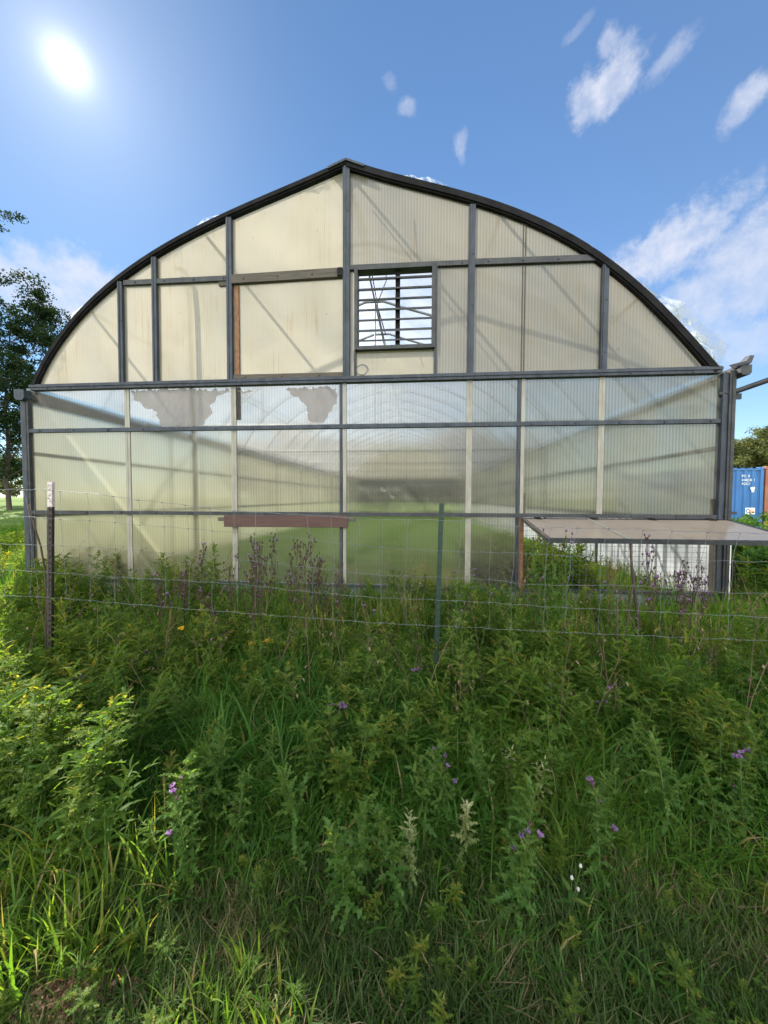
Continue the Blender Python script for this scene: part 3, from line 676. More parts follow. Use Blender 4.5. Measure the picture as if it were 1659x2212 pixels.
# --- louvre window
lw = MB(); fw = .05
lw.box((LX0, -.08, LZ0), (LX0+fw, .10, LZ1)); lw.box((LX1-fw, -.08, LZ0), (LX1, .10, LZ1)); lw.box((LX0+fw, -.075, LZ1-.06), (LX1-fw, .10, LZ1-.002)); lw.box((LX0+fw, -.075, LZ0), (LX1-fw, .10, LZ0+.055))
LW = lw.build('louvre_window', 'steel_dark', GH)
xm = Wp(859, 660)[0]
MB().box((xm-.035, .0, LZ0+.057), (xm+.035, .06, LZ1-.062)).build('mullion', 'rim', LW).matrix_parent_inverse = Matrix.Identity(4)
iz0, iz1 = LZ0+.057, LZ1-.062
for k in range(7):
    z = iz0+(iz1-iz0)*(k+.62)/7.35
    tl_ = (.012, .030, .012, .016, .012, .012, .012)[k]
    o = MB().add([(LX0+fw+.004, -.06, z-.012-tl_), (LX1-fw-.004, -.06, z-.012-tl_), (LX1-fw-.004, .055, z+.016), (LX0+fw+.004, .055, z+.016),
              (LX0+fw+.004, -.06, z-.004), (LX1-fw-.004, -.06, z-.004), (LX1-fw-.004, .055, z+.022), (LX0+fw+.004, .055, z+.022)],
             [(0, 3, 2, 1), (4, 5, 6, 7), (0, 1, 5, 4), (1, 2, 6, 5), (2, 3, 7, 6), (3, 0, 4, 7)]).build('slat', 'steel_dark', LW)
    o.matrix_parent_inverse = Matrix.Identity(4)
MB().box((LX0-.012, -.05, ZB+.05), (LX0+.018, .03, LZ0-.003)).build('louvre_stud', 'steel_dark', GH)
MB().box((LX1-.01, -.05, ZB+.05), (LX1+.03, .03, LZ1)).build('louvre_stud', 'steel_dark', GH)
MB().tube([(Wp(783, 801)[0]+r_*math.cos(a), -.03-.01*a/6, Wp(783, 801)[1]+r_*.9*math.sin(a)) for a, r_ in [(k*.35, .10-.0006*k) for k in range(44)]], .005, 5).build('coiled_wire', 'wire', GH, True)

# --- brown board
q0, q1 = Wp(490, 1125), Wp(754, 1126)
MB().bar(q0, q1, .185, -.10, -.06).build('brown_board', 'board_brown', GH, False, .006)
MB().box((q0[0]-.11, -.075, q0[1]-.0), (q0[0]+.1, -.047, q0[1]+.06)).box((q1[0]-.1, -.075, q1[1]-.0), (q1[0]+.10, -.047, q1[1]+.06)).build('batten', 'wood_grey', GH)
# --- opening and its propped flap
ox0, ox1 = J[4]+.06, GX1-.14
MB().box((ox0-.05, -.05, ZBASE+.014), (ox0, .06, ZR3-.036)).build('opening_jamb', 'rust', GH)
MB().box((ox0-.012, .062, ZR3), (ox0+.05, .10, ZR3+.34)).build('opening_jamb', 'rust', GH)
MB().box((ox1, -.05, ZBASE+.014), (ox1+.06, .06, ZR3-.036)).build('opening_jamb', 'wood_grey', GH)
MB().box((ox1-.02, .015, ZR3+.03), (ox1+.08, .05, ZR3+.26)).build('opening_jamb', 'wood_grey', GH)
mb = MB()
for x in np.arange(ox0+.08, ox1, .10): mb.tube([(x, .09, ZBASE), (x, .09, ZR3-.05)], .0022, 4, False)
for z in np.arange(ZBASE+.06, ZR3-.04, .075): mb.tube([(ox0, .094, z), (ox1, .094, z)], .0022, 4, False)
mb.build('wire_grid', 'wire', GH)
FL = 1.16; fa = R_(9.5); fy, fz = -FL*math.cos(fa), -FL*math.sin(fa)
FE = bpy.data.objects.new('vent_flap', None); COL.objects.link(FE); FE.parent = GH; FE.matrix_parent_inverse = Matrix.Translation((-RX, 0, 0))
def fpt(x, t, up=0.0): return (x, -.06+fy*t+up*math.sin(fa)*-1, ZR3-.05+fz*t+up*math.cos(fa))
fx0, fx1 = ox0-.03, ox1+.14
def fbar(x0, x1, t0, t1, u0, u1, nm, mt):
    V = [fpt(x, t, u) for u in (u0, u1) for x, t in ((x0, t0), (x1, t0), (x1, t1), (x0, t1))]
    o = MB().add(V, [(0, 3, 2, 1), (4, 5, 6, 7), (0, 1, 5, 4), (1, 2, 6, 5), (2, 3, 7, 6), (3, 0, 4, 7)]).build(nm, mt, GH); o.parent = FE; o.matrix_parent_inverse = Matrix.Translation((RX, 0, 0))@Matrix.Translation((-RX, 0, 0)); return o
fbar(fx0, fx1, .05, .965, .004, .012, 'flap_sheet', 'flap_glass')
fbar(fx0-.01, fx1+.01, .965, 1.0, -.035, .018, 'flap_frame', 'steel_dark')
fbar(fx0-.01, fx0+.04, .05, .964, -.03, .016, 'flap_frame', 'wood_grey'); fbar(fx1-.04, fx1+.01, .05, .964, -.03, .016, 'flap_frame', 'steel_dark'); fbar(fx0-.01, fx1+.01, .0, .05, -.03, .014, 'flap_frame', 'rim')
fbar((fx0+fx1)/2-.52, (fx0+fx1)/2-.46, .05, .964, .0125, .017, 'joiner_strip', 'joiner')
for t_ in (.06, .34, .62, .9): fbar(fx0+(fx1-fx0)*t_, fx0+(fx1-fx0)*t_+.09, -.03, .085, .0185, .026, 'hinge', 'rim')
# prop stick under the flap
p0 = Vector(fpt(Wp(1362, 1160)[0]-.42, .97, -.035))
ex, ez = on_y(1362, 1160, p0.y); bx, bz = on_y(1378, 1262, p0.y-.05)
pr = MB().tube([(ex, p0.y, p0.z), (ex+.01, p0.y-.02, p0.z-.25), (bx-.02, p0.y-.04, .45), (bx+.02, p0.y-.05, .15), (bx+.04, p0.y-.05, -.12)], [.013, .014, .016, .017, .018], 8).build('prop_stick', 'stake', None, True)
tag(pr, 'crooked brown stick propping up the open greenhouse flap', 'stick')

# ------------------------------------------------------------------ wire fence
FY = -2.64
FN = thing('wire_fence', (-1.5, FY, 0), 'sagging woven wire fence on steel posts in the tall weeds', 'fence')
def fpost(top, base, w, zs, mats):
    x0, z0 = on_y(*top, FY); x1, z1 = on_y(*base, FY)
    sl_ = (x0-x1)/(z0-z1); xg = x1-sl_*(z1+.55)
    def tee(za, zb, mat, nm, grow=0.0, par=FN):
        a = (xg+sl_*(za+.55), za); b = (xg+sl_*(zb+.55), zb)
        mb = MB().bar(a, b, w+grow, -.006-grow+FY, .004+grow+FY).bar(a, b, .008+grow, .004+FY, .040+FY)
        if not grow:
            for z in np.arange(max(za, .1), zb-.02, .055): xx = xg+sl_*(z+.55); mb.bar((xx, z), (xx, z+.018), w*.35, FY-.014, FY-.006)
        return mb.build(nm, mat, par)
    P_ = tee(-.55, z0 if len(mats) == 1 else zs, mats[0], 'post')
    if len(mats) > 1:
        o = tee(zs, z0, mats[1], 'painted_tip', 0.0, P_); o.matrix_parent_inverse = Matrix.Identity(4)
    return P_
fpost((108.5, 1041), (107, 1350), .046, on_y(108, 1095, FY)[1], ['post_brown', 'post_white'])
fpost((954, 1087), (943, 1400), .040, 0, ['post_green'])
wires = [
 [(-70,1056),(0,1057),(80,1058),(104,1058),(140,1062),(210,1067),(295,1080),(350,1085),(445,1097),(500,1103),(700,1115),(825,1122),(950,1123),(1080,1135),(1180,1140),(1265,1141),(1330,1142),(1400,1145),(1540,1150),(1700,1153)],
 [(-70,1112),(0,1114),(45,1115),(104,1120),(140,1122),(195,1125),(250,1129),(305,1135),(342,1137),(407,1142),(510,1151),(620,1159),(715,1172),(770,1177),(825,1182),(884,1187),(950,1190),(1000,1192),(1130,1195),(1245,1202),(1380,1212),(1480,1210),(1585,1212),(1700,1216)],
 [(-70,1174),(0,1175),(104,1178),(195,1182),(252,1187),(307,1190),(360,1195),(410,1200),(460,1205),(512,1209),(620,1220),(770,1237),(825,1243),(950,1247),(1060,1252),(1130,1262),(1230,1265),(1340,1264),(1420,1268),(1560,1280),(1700,1284)],
 [(-70,1228),(5,1231),(104,1236),(200,1243),(310,1250),(360,1252),(520,1262),(660,1278),(825,1292),(945,1296),(1080,1303),(1200,1312),(1340,1318),(1500,1326),(1700,1336)],
 [(-70,1286),(50,1288),(104,1290),(260,1303),(440,1318),(600,1330),(820,1346),(945,1352),(1180,1364),(1400,1374),(1700,1386)]]
WZ = []
mb = MB(); rr = random.Random(4)
for k, wp in enumerate(wires):
    pts = [on_y(a, b, FY-.012) for a, b in wp]; xs_ = [p[0] for p in pts]; zs_ = [p[1] for p in pts]; WZ.append((xs_, zs_))
    X = np.arange(xs_[0], xs_[-1], .06)
    mb.tube([(x, FY-.012+.004*math.sin(x*9+k), float(np.interp(x, xs_, zs_))+.0035*math.sin(x*23+k*2)) for x in X], 0.0019 if k == 0 else .0014, 5, False)
tops_px = [-40, 10, 62, 82, 104, 142, 190, 243, 294, 346, 390, 447, 495, 548, 640, 698, 770, 830, 888, 1000, 1075, 1130, 1200, 1265, 1330, 1400, 1468, 1540, 1612, 1680]
drift = [[0]*6, [-6, -12, -8, -4, 0, 0], [-4, 7, 12, 8, 4, 0], [2, -2, -6, -4, 0, 0], [0]*6, [-4, -6, -3, 0, 0, 2], [4, 8, 7, 6, 4, 4], [8, 10, 9, 7, 6, 5], [10, 12, 14, 13, 12, 12], [9, 12, 12, 12, 10, 10], [14, 20, 20, 20, 18, 16], [10, 14, 14, 14, 12, 10], [14, 16, 17, 18, 18, 18],
         [6, 6, 8, 6, 5, 4], [24, 30, 34, 36, 36, 36], [18, 22, 24, 22, 20, 20], [4, 2, 0, 0, -2, -2], [-4, -4, -6, -6, -6, -4], [-5, -10, -12, -12, -10, -10], [-6, -10, -12, -14, -14, -14], [-10, -16, -18, -18, -18, -20], [-14, -22, -26, -26, -26, -26], [-12, -20, -22, -22, -22, -20], [-20, -34, -40, -40, -38, -36], [-18, -30, -34, -34, -34, -32], [-14, -20, -22, -20, -18, -18], [-20, -36, -38, -38, -38, -36], [-16, -28, -32, -34, -34, -32], [-18, -32, -36, -36, -36, -36], [0]*6]
for tp, dr in zip(tops_px, drift):
    pts = []
    for k in range(5):
        x = on_y(tp+dr[k]-dr[0]*.0, 1200, FY)[0]; z = float(np.interp(x, *WZ[k])); pts.append((x, FY-.012, z))
    fine = []
    for i in range(4):
        a, b = Vector(pts[i]), Vector(pts[i+1])
        bow_ = rr.uniform(-.012, .012)
        for t in (0, .25, .5, .75): fine.append(a.lerp(b, t)+Vector((bow_*math.sin(math.pi*t), 0, 0)))
    fine.append(Vector(pts[-1]))
    mb.tube(fine, .0014, 5, False)
    for p in pts: mb.tube([(p[0]-.009, p[1]-.003, p[2]-.004), (p[0], p[1]-.005, p[2]+.003), (p[0]+.009, p[1]-.003, p[2]-.003)], .0028, 5)
mb.build('wire_mesh', 'wire', FN, True)
# bent rod beside the pale-tipped post
a = [(62, 1090), (72, 1130), (88, 1180), (97, 1230), (101, 1290), (99, 1370)]
pts = [on_y(p[0], p[1], FY+.12) for p in a]
o = MB().tube([(x, FY+.12, z) for x, z in pts]+[(pts[-1][0], FY+.12, -.33)], .008, 6).build('bent_rod', 'stake', None, True)
tag(o, 'thin rusty bent rod leaning beside the pale-tipped fence post', 'rod')

# ------------------------------------------------------------------ containers
def corr_wall(x0, x1, y, z0, z1, depth=.035, pitch=.28, ny=-1):
    prof = []; x = x0
    while x < x1-.02:
        for d_, o_ in ((0, 0), (.07, 0), (.11, depth), (.20, depth), (.24, 0)):
            if x+d_*pitch/.28 <= x1: prof.append((x+d_*pitch/.28, y-ny*o_))
        x += pitch
    prof.append((x1, y)); n = len(prof)
    return [(a, b, z0) for a, b in prof]+[(a, b, z1) for a, b in prof], [(i, i+1, n+i+1, n+i) for i in range(n-1)]
def container(name, x0, y0, z0, w_, h_, L, mat, label):
    r = thing(name, (x0+w_/2, y0, z0), label, 'container')
    V, Fs = corr_wall(x0+.12, x0+w_-.12, y0+.02, z0+.16, z0+h_-.12)
    mb = MB().add(V, Fs)
    for x in (x0+.03, x0+w_-.03):
        V, Fs = corr_wall(y0+.16, y0+L-.1, 0, z0+.16, z0+h_-.12)
        mb.add([(x+(b if x < x0+1 else -b), a, c) for a, b, c in V], Fs)
    mb.build('corrugated_wall', mat, r)
    V, Fs = corr_wall(x0+.05, x0+w_-.05, 0, y0+.1, y0+L-.1, .03)
    V2 = [(a, c, z0+h_-.035+b*.7) for a, b, c in V]
    MB().add(V2, Fs).add([(a, c, z0+h_-.11) for a, b, c in V], [f[::-1] for f in Fs]).build('roof', mat, r)
    mb = MB()
    for x in (x0, x0+w_-.12): mb.box((x, y0, z0+.16), (x+.12, y0+.14, z0+h_-.12))
    mb.box((x0+.12, y0+.005, z0+.02), (x0+w_-.12, y0+.13, z0+.16)).box((x0+.12, y0+.005, z0+h_-.12), (x0+w_-.12, y0+.13, z0+h_-.05))
    for x in (x0, x0+w_-.10): mb.box((x, y0+.14, z0+h_-.12), (x+.10, y0+L, z0+h_-.05)).box((x, y0+.14, z0+.02), (x+.10, y0+L, z0+.16))
    mb.build('frame', mat, r)
    for x in (x0-.004, x0+w_-.156):
        for z in (z0, z0+h_-.116): MB().box((x, y0-.006, z), (x+.16, y0+.17, z+.116)).build('corner_casting', mat, r, False, .012)
    return r
CY = 9.9
cxr, czt = on_y(1651, 1009, CY); cw = 2.44; ch = 2.59
BC = container('shipping_container', cxr-cw, CY, czt-ch, cw, ch, 6.06, 'container_blue', 'blue corrugated shipping container with white code lettering on its end')
def lettering(txt, px, py, size, parent, Y, mat='letter_white'):
    cu = bpy.data.curves.new('lettering', 'FONT'); cu.body = txt; cu.size = size; cu.extrude = .002; cu.space_character = 1.12
    t = bpy.data.objects.new('lettering_source', cu); COL.objects.link(t)
    dg = bpy.context.evaluated_depsgraph_get(); me = bpy.data.meshes.new_from_object(t.evaluated_get(dg))
    bpy.data.objects.remove(t); me.materials.clear(); me.materials.append(M[mat]); me.name = 'lettering'
    x, z = on_y(px, py, Y)
    me.transform(Matrix.Translation((x, Y, z))@Matrix.Rotation(math.pi/2, 4, 'X'))
    return link('lettering', me, parent)
LY = CY+.012
lettering('PC II', 1602, 1031, .135, BC, LY); lettering('44850 1', 1602, 1039.5, .135, BC, LY); lettering('42G1', 1602, 1047.5, .135, BC, LY)
sx_, sz_ = on_y(1622, 1052, CY)
MB().box((sx_, LY-.004, sz_-.10), (sx_+.15, LY, sz_)).box((sx_+.04, LY-.004, sz_-.2), (sx_+.13, LY, sz_-.12)).build('small_sticker', 'letter_white', BC)
sx_, sz_ = on_y(1610, 1111, CY); ex_, ez_ = on_y(1631, 1097, CY)
ST = MB().box((sx_, LY-.006, sz_), (ex_, LY, ez_)).build('sticker', 'letter_white', BC)
hgt = ez_-sz_; wid = ex_-sx_
c_ = (sx_+wid*.26, sz_+hgt*.5)
o = MB().add([(c_[0]+.075*math.cos(k*math.pi/8), LY-.008, c_[1]+.09*math.sin(k*math.pi/8)) for k in range(16)]+[(c_[0]+.04*math.cos(k*math.pi/8), LY-.008, c_[1]+.05*math.sin(k*math.pi/8)) for k in range(16)], [(k, (k+1) % 16, 16+(k+1) % 16, 16+k) for k in range(16)]).build('printed_ring', 'label_blue', ST); o.matrix_parent_inverse = Matrix.Identity(4)
o = MB().box((sx_+wid*.50, LY-.009, sz_+hgt*.25), (sx_+wid*.66, LY-.0065, sz_+hgt*.80)).box((sx_+wid*.70, LY-.009, sz_+hgt*.2), (sx_+wid*.95, LY-.0065, sz_+hgt*.52)).box((sx_+wid*.72, LY-.009, sz_+hgt*.6), (sx_+wid*.93, LY-.0065, sz_+hgt*.75)).build('printed_bars', 'label_orange', ST); o.matrix_parent_inverse = Matrix.Identity(4)
container('shipping_container', cxr+.04, CY-.03, czt-ch+.03, cw, ch, 6.06, 'container_rust', 'rust red shipping container beside the blue one')

# ------------------------------------------------------------------ vegetation builders (numpy)
def blades(base, h, az, lean, bend, width, S=5, tint=None):
    """curved grass blades: base (n,3); returns V, Q, tint"""
    n = len(base); t = np.linspace(0, 1, S+1)
    phi = lean[:, None]+bend[:, None]*t[None]**1.3
    seg = (h/S)[:, None]
    dx = np.concatenate([np.zeros((n, 1)), np.cumsum(np.sin(phi[:, :-1])*seg, 1)], 1)
    dz = np.concatenate([np.zeros((n, 1)), np.cumsum(np.cos(phi[:, :-1])*seg, 1)], 1)
    c = np.stack([base[:, 0, None]+dx*np.cos(az)[:, None], base[:, 1, None]+dx*np.sin(az)[:, None], base[:, 2, None]+dz], -1)
    wv = np.sin(np.clip(t*0.92+.16, 0, 1)*math.pi)**.7*(1-t**6)+.02
    sa = az+math.pi/2+RNG.normal(0, .35, n)
    sd = np.stack([np.cos(sa), np.sin(sa), RNG.normal(0, .15, n)], -1)
    off = sd[:, None, :]*(width[:, None]*.5*wv[None])[..., None]
    V = np.stack([c-off, c+off], 2).reshape(-1, 3)
    b = (np.arange(n)*(2*(S+1)))[:, None]+(np.arange(S)*2)[None]
    Q = np.stack([b, b+1, b+3, b+2], -1).reshape(-1, 4)
    ti = RNG.random(n) if tint is None else tint
    return V, Q, np.repeat(ti, 2*(S+1))
class Acc:
    def __init__(s): s.V = []; s.Q = []; s.T = []; s.n = 0
    def add(s, V, Q, T):
        V = np.asarray(V, np.float32); s.V.append(V); s.Q.append(np.asarray(Q)+s.n); s.T.append(np.broadcast_to(np.asarray(T, np.float32), (len(V),))); s.n += len(V); return s
    def get(s): return np.concatenate(s.V), np.concatenate(s.Q), np.concatenate(s.T)
    def mesh(s, name, mat, parent=None, local=False):
        V, Q, T = s.get(); return np_mesh(name, V, Q, mat, T, parent, False, local)
def frame(az, el, roll=0.0):
    """columns: along the leaf, across it, its upper side"""
    a = np.array([math.cos(az)*math.cos(el), math.sin(az)*math.cos(el), math.sin(el)])
    b = np.array([-math.sin(az), math.cos(az), 0.0]); c = np.cross(a, b)
    return np.stack([a, b*math.cos(roll)+c*math.sin(roll), -b*math.sin(roll)+c*math.cos(roll)], 1)
def lobed_leaf(L, W, lobes, rr, droop=.5, dep=.62):
    """pinnately lobed wavy leaf lying along +x"""
    n = lobes*2+1; t = np.linspace(0, 1, n+1)
    env = np.sin(np.clip(t*.85+.18, 0, 1)*math.pi)**.8+.06
    zig = np.where(np.arange(n+1) % 2 == 1, 1.0, 1-dep)
    wl = W/2*env*zig*(1+rr.normal(0, .10, n+1)); wr_ = W/2*env*zig*(1+rr.normal(0, .10, n+1))
    x = t*L; z = -droop*L*t**2*.6+.10*L*t
    sh = L/n*.30*(np.arange(n+1) % 2)
    wav = rr.normal(0, W*.13, n+1)+W*.18*(np.arange(n+1) % 2)
    Lf = np.stack([x+sh, wl, z+wav], -1); Md = np.stack([x, x*0, z], -1); Rt = np.stack([x+sh, -wr_, z+wav[::-1]*.7], -1)
    V = np.concatenate([Lf, Md, Rt]); m_ = n+1; i = np.arange(n)
    Q = np.concatenate([np.stack([i+m_, i+m_+1, i+1, i], -1), np.stack([i+2*m_, i+2*m_+1, i+m_+1, i+m_], -1)])
    return V, Q
def lance_leaf(L, W, rr, droop=.4, S=4):
    t = np.linspace(0, 1, S+1); env = np.sin(np.clip(t*.9+.12, 0, 1)*math.pi)**.8+.03
    x = t*L; z = -droop*L*t**2+.12*L*t; w2 = W/2*env
    V = np.concatenate([np.stack([x, w2, z+W*.12], -1), np.stack([x, x*0, z], -1), np.stack([x, -w2, z+W*.12], -1)]); m_ = S+1; i = np.arange(S)
    Q = np.concatenate([np.stack([i+m_, i+m_+1, i+1, i], -1), np.stack([i+2*m_, i+2*m_+1, i+m_+1, i+m_], -1)])
    return V, Q
def tube_np(P, r0, r1, n=4):
    P = np.asarray(P, float); m_ = len(P); t = np.gradient(P, axis=0); t /= np.linalg.norm(t, axis=1)[:, None]+1e-9
    a = np.cross(t, [.31, .95, .1]); a /= np.linalg.norm(a, axis=1)[:, None]+1e-9; b = np.cross(t, a)
    r = np.linspace(r0, r1, m_)[:, None, None]; g = np.arange(n)*2*math.pi/n
    V = (P[:, None]+r*(a[:, None]*np.cos(g)[None, :, None]+b[:, None]*np.sin(g)[None, :, None])).reshape(-1, 3)
    i, k = np.meshgrid(np.arange(m_-1), np.arange(n), indexing='ij')
    Q = np.stack([i*n+k, i*n+(k+1) % n, (i+1)*n+(k+1) % n, (i+1)*n+k], -1).reshape(-1, 4)
    return V, Q
def bend_stem(h, rr, lean=.12, m_=9):
    t = np.linspace(0, 1, m_); a = rr.uniform(0, 6.28); L = h*lean*rr.uniform(.3, 1.4)
    w_ = np.cumsum(rr.normal(0, h*.006, (m_, 2)), 0); w_[0] = 0
    return np.stack([L*math.cos(a)*t**1.6+w_[:, 0], L*math.sin(a)*t**1.6+w_[:, 1], h*t], -1)
def along(P, t):
    k = t*(len(P)-1); i = min(int(k), len(P)-2); f = k-i
    return P[i]*(1-f)+P[i+1]*f
def weed_arrays(kind, seed):
    """(stem acc, leaf acc, [flower positions]) of a plant one metre tall"""
    rr = np.random.default_rng(seed); st, lf, fl = Acc(), Acc(), []
    P = bend_stem(1.0, rr, .16)
    if kind in ('thistle', 'flowering', 'pale'):
        V, Q = tube_np(P, .0085, .004); st.add(V, Q, rr.random())
        nl = rr.integers(36, 46)
        for k in range(nl):
            t = .06+.93*(k/(nl-1)); az = k*2.4+rr.normal(0, .3)
            L = (.19*(1-t)**.55+.055)*rr.uniform(.75, 1.2); el = -.25+1.25*t**1.5+rr.normal(0, .18)
            V, Q = lobed_leaf(L, L*rr.uniform(.30, .40), 5 if L > .11 else 4, rr, rr.uniform(.4, .9), .72)
            V = V@frame(az, el, rr.normal(0, .3)).T+along(P, t)
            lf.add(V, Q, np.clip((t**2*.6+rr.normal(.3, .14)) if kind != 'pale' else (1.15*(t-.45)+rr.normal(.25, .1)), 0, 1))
        nb = rr.integers(5, 8) if kind != 'pale' else 2
        for k in range(nb):                              # side shoots
            t = rr.uniform(.35, .9); az = rr.uniform(0, 6.28); L = .30*(1.1-t)+.06; p = along(P, t)
            Rm = frame(az, .75)
            B = p+np.stack([np.linspace(0, L, 5), np.zeros(5), np.linspace(0, 1, 5)**2*L*.3], -1)@Rm.T
            V, Q = tube_np(B, .004, .002); st.add(V, Q, rr.random())
            for j in range(7):
                q = along(B, .2+.8*j/6); Lj = rr.uniform(.06, .11)
                V, Q = lobed_leaf(Lj, Lj*.42, 3, rr, .5); lf.add(V@frame(az+j*2.2, .5+rr.normal(0, .25), rr.normal(0, .3)).T+q, Q, np.clip(rr.normal(.55, .15), 0, 1))
            if kind == 'flowering' and rr.random() < .3: fl.append(B[-1])
        if kind == 'flowering':
            for k in range(rr.integers(3, 6)):
                a = rr.uniform(0, 6.28); d = rr.uniform(.02, .10); tip = P[-1]+np.array([d*math.cos(a), d*math.sin(a), rr.uniform(.02, .13)])
                V, Q = tube_np(np.stack([P[-1], (P[-1]+tip)/2+[0, 0, -.01], tip]), .003, .002); st.add(V, Q, .5); fl.append(tip)
    elif kind == 'feathery':
        V, Q = tube_np(P, .007, .003); st.add(V, Q, rr.random())
        for k in range(15):
            t = .10+.88*k/14; az = k*2.4+rr.normal(0, .3); L = (.30*(1-t)**.6+.08)*rr.uniform(.8, 1.2); p = along(P, t); Rm = frame(az, .45+.5*t)
            B = p+np.stack([np.linspace(0, L, 6), np.cumsum(rr.normal(0, .006, 6)), -np.linspace(0, 1, 6)**2*L*.25], -1)@Rm.T
            V, Q = tube_np(B, .003, .0015, 3); st.add(V, Q, rr.random())
            for j in range(8):
                q = along(B, .12+.88*j/7); Lj = rr.uniform(.055, .095)*(1.15-.4*j/7); sd = 1 if j % 2 else -1
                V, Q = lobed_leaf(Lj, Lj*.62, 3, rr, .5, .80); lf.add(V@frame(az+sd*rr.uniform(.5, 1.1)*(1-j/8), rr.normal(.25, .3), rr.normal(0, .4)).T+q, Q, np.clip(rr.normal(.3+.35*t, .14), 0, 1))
    elif kind == 'dry':
        V, Q = tube_np(P, .007, .003); st.add(V, Q, rr.random())
        for k in range(rr.integers(8, 12)):
            t = rr.uniform(.38, .98); az = rr.uniform(0, 6.28); L = .34*(1.15-t)+.05; p = along(P, t); Rm = frame(az, rr.uniform(.8, 1.2))
            B = p+np.stack([np.linspace(0, L, 6), rr.normal(0, .006, 6), np.linspace(0, 1, 6)**2*L*.15], -1)@Rm.T
            V, Q = tube_np(B, .0038, .002); st.add(V, Q, rr.random())
            for j in range(rr.integers(3, 6)):
                q = along(B, rr.uniform(.45, 1)); a = rr.uniform(0, 6.28); d = rr.uniform(.015, .06)
                tip = q+np.array([d*math.cos(a), d*math.sin(a), rr.uniform(.02, .07)])
                V, Q = tube_np(np.stack([q, (q+tip)/2, tip]), .002, .0016); st.add(V, Q, .5); fl.append(tip)
        for k in range(22):
            t = .05+.75*k/21; L = rr.uniform(.06, .15)*(1-.4*t); V, Q = lobed_leaf(L, L*.30, 3, rr, 1.0)
            lf.add(V@frame(k*2.4, rr.normal(-.1, .4), rr.normal(0, .5)).T+along(P, t), Q, np.clip(rr.normal(.45, .25), 0, 1))
    elif kind == 'goldenrod':
        V, Q = tube_np(P, .007, .003); st.add(V, Q, rr.random())
        nl = 58
        for k in range(nl):
            t = .12+.88*k/(nl-1); L = (.17*(1-t)**.4+.05)*rr.uniform(.8, 1.2)
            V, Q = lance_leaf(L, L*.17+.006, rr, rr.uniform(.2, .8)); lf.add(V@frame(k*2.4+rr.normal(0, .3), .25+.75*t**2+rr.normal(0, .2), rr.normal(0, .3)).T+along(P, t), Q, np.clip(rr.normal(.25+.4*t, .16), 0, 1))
        for k in range(3):
            t = rr.uniform(.55, .9); az = rr.uniform(0, 6.28); p = along(P, t)
            for j in range(9):
                L = rr.uniform(.05, .09); V, Q = lance_leaf(L, .014, rr, .4); lf.add(V@frame(az+rr.normal(0, .9), rr.uniform(.2, 1), 0).T+p+np.array([math.cos(az), math.sin(az), .6])*.022*j, Q, np.clip(rr.normal(.6, .15), 0, 1))
    return st, lf, fl
# flower heads
def head_arrays(rr, dry=False):
    V, Q = [], []; b, p = Acc(), Acc(); n = 7
    zz = np.array([0, .25, .6, .85, 1.0])*.020; rad = np.array([.25, .8, 1.0, .8, .55])*.0085*(1.0 if not dry else 1.15)
    g = np.arange(n)*2*math.pi/n
    Vb = np.stack([rad[:, None]*np.cos(g), rad[:, None]*np.sin(g), np.repeat(zz[:, None], n, 1)], -1).reshape(-1, 3)
    i, k = np.meshgrid(np.arange(4), np.arange(n), indexing='ij')
    b.add(Vb, np.stack([i*n+k, i*n+(k+1) % n, (i+1)*n+(k+1) % n, (i+1)*n+k], -1).reshape(-1, 4), rr.random())
    m_ = 26 if not dry else 10
    for j in range(m_):
        a = rr.uniform(0, 6.28); o = rr.uniform(0, 1)**.6*.95; L = rr.uniform(.014, .020)*(1 if not dry else .6)
        d = np.array([math.cos(a)*o, math.sin(a)*o, 1.05-.35*o]); d /= np.linalg.norm(d); s_ = np.cross(d, [math.sin(a*3), .3, .5]); s_ /= np.linalg.norm(s_)
        q = np.array([math.cos(a)*o*.005, math.sin(a)*o*.005, .018])
        p.add(np.stack([q-s_*.0008, q+s_*.0008, q+d*L+s_*.0020, q+d*L-s_*.0020]), [[0, 1, 2, 3]], rr.random())
    return b, p
def mesh_of(acc, name, mat):
    o = acc.mesh(name, mat, None, True); me = o.data; bpy.data.objects.remove(o); return me
rH = np.random.default_rng(3)
HB, HP, DB = [], [], []
for k in range(3):
    b, p = head_arrays(rH); HB.append(mesh_of(b, 'flower_head', 'bud')); HP.append(mesh_of(p, 'petals', 'purple'))
    b, p = head_arrays(rH, True); DB.append(mesh_of(b.add(*p.get()), 'seed_head', 'bud'))
LIB = {}
for kind, cnt, mt, stem_m in (('thistle', 5, 'thistle', 'stem_green'), ('flowering', 5, 'thistle', 'stem_green'), ('pale', 2, 'pale_leaf', 'stem_green'), ('dry', 5, 'weed', 'stem_dry'), ('goldenrod', 5, 'weed', 'stem_green'), ('feathery', 5, 'weed', 'stem_green')):
    LIB[kind] = []
    for k in range(cnt):
        st, lf, fl = weed_arrays(kind, 100+31*k+len(kind))
        LIB[kind].append((mesh_of(st, 'stem', stem_m), mesh_of(lf, 'leaves', mt), fl, lf, st))
rp = random.Random(12)
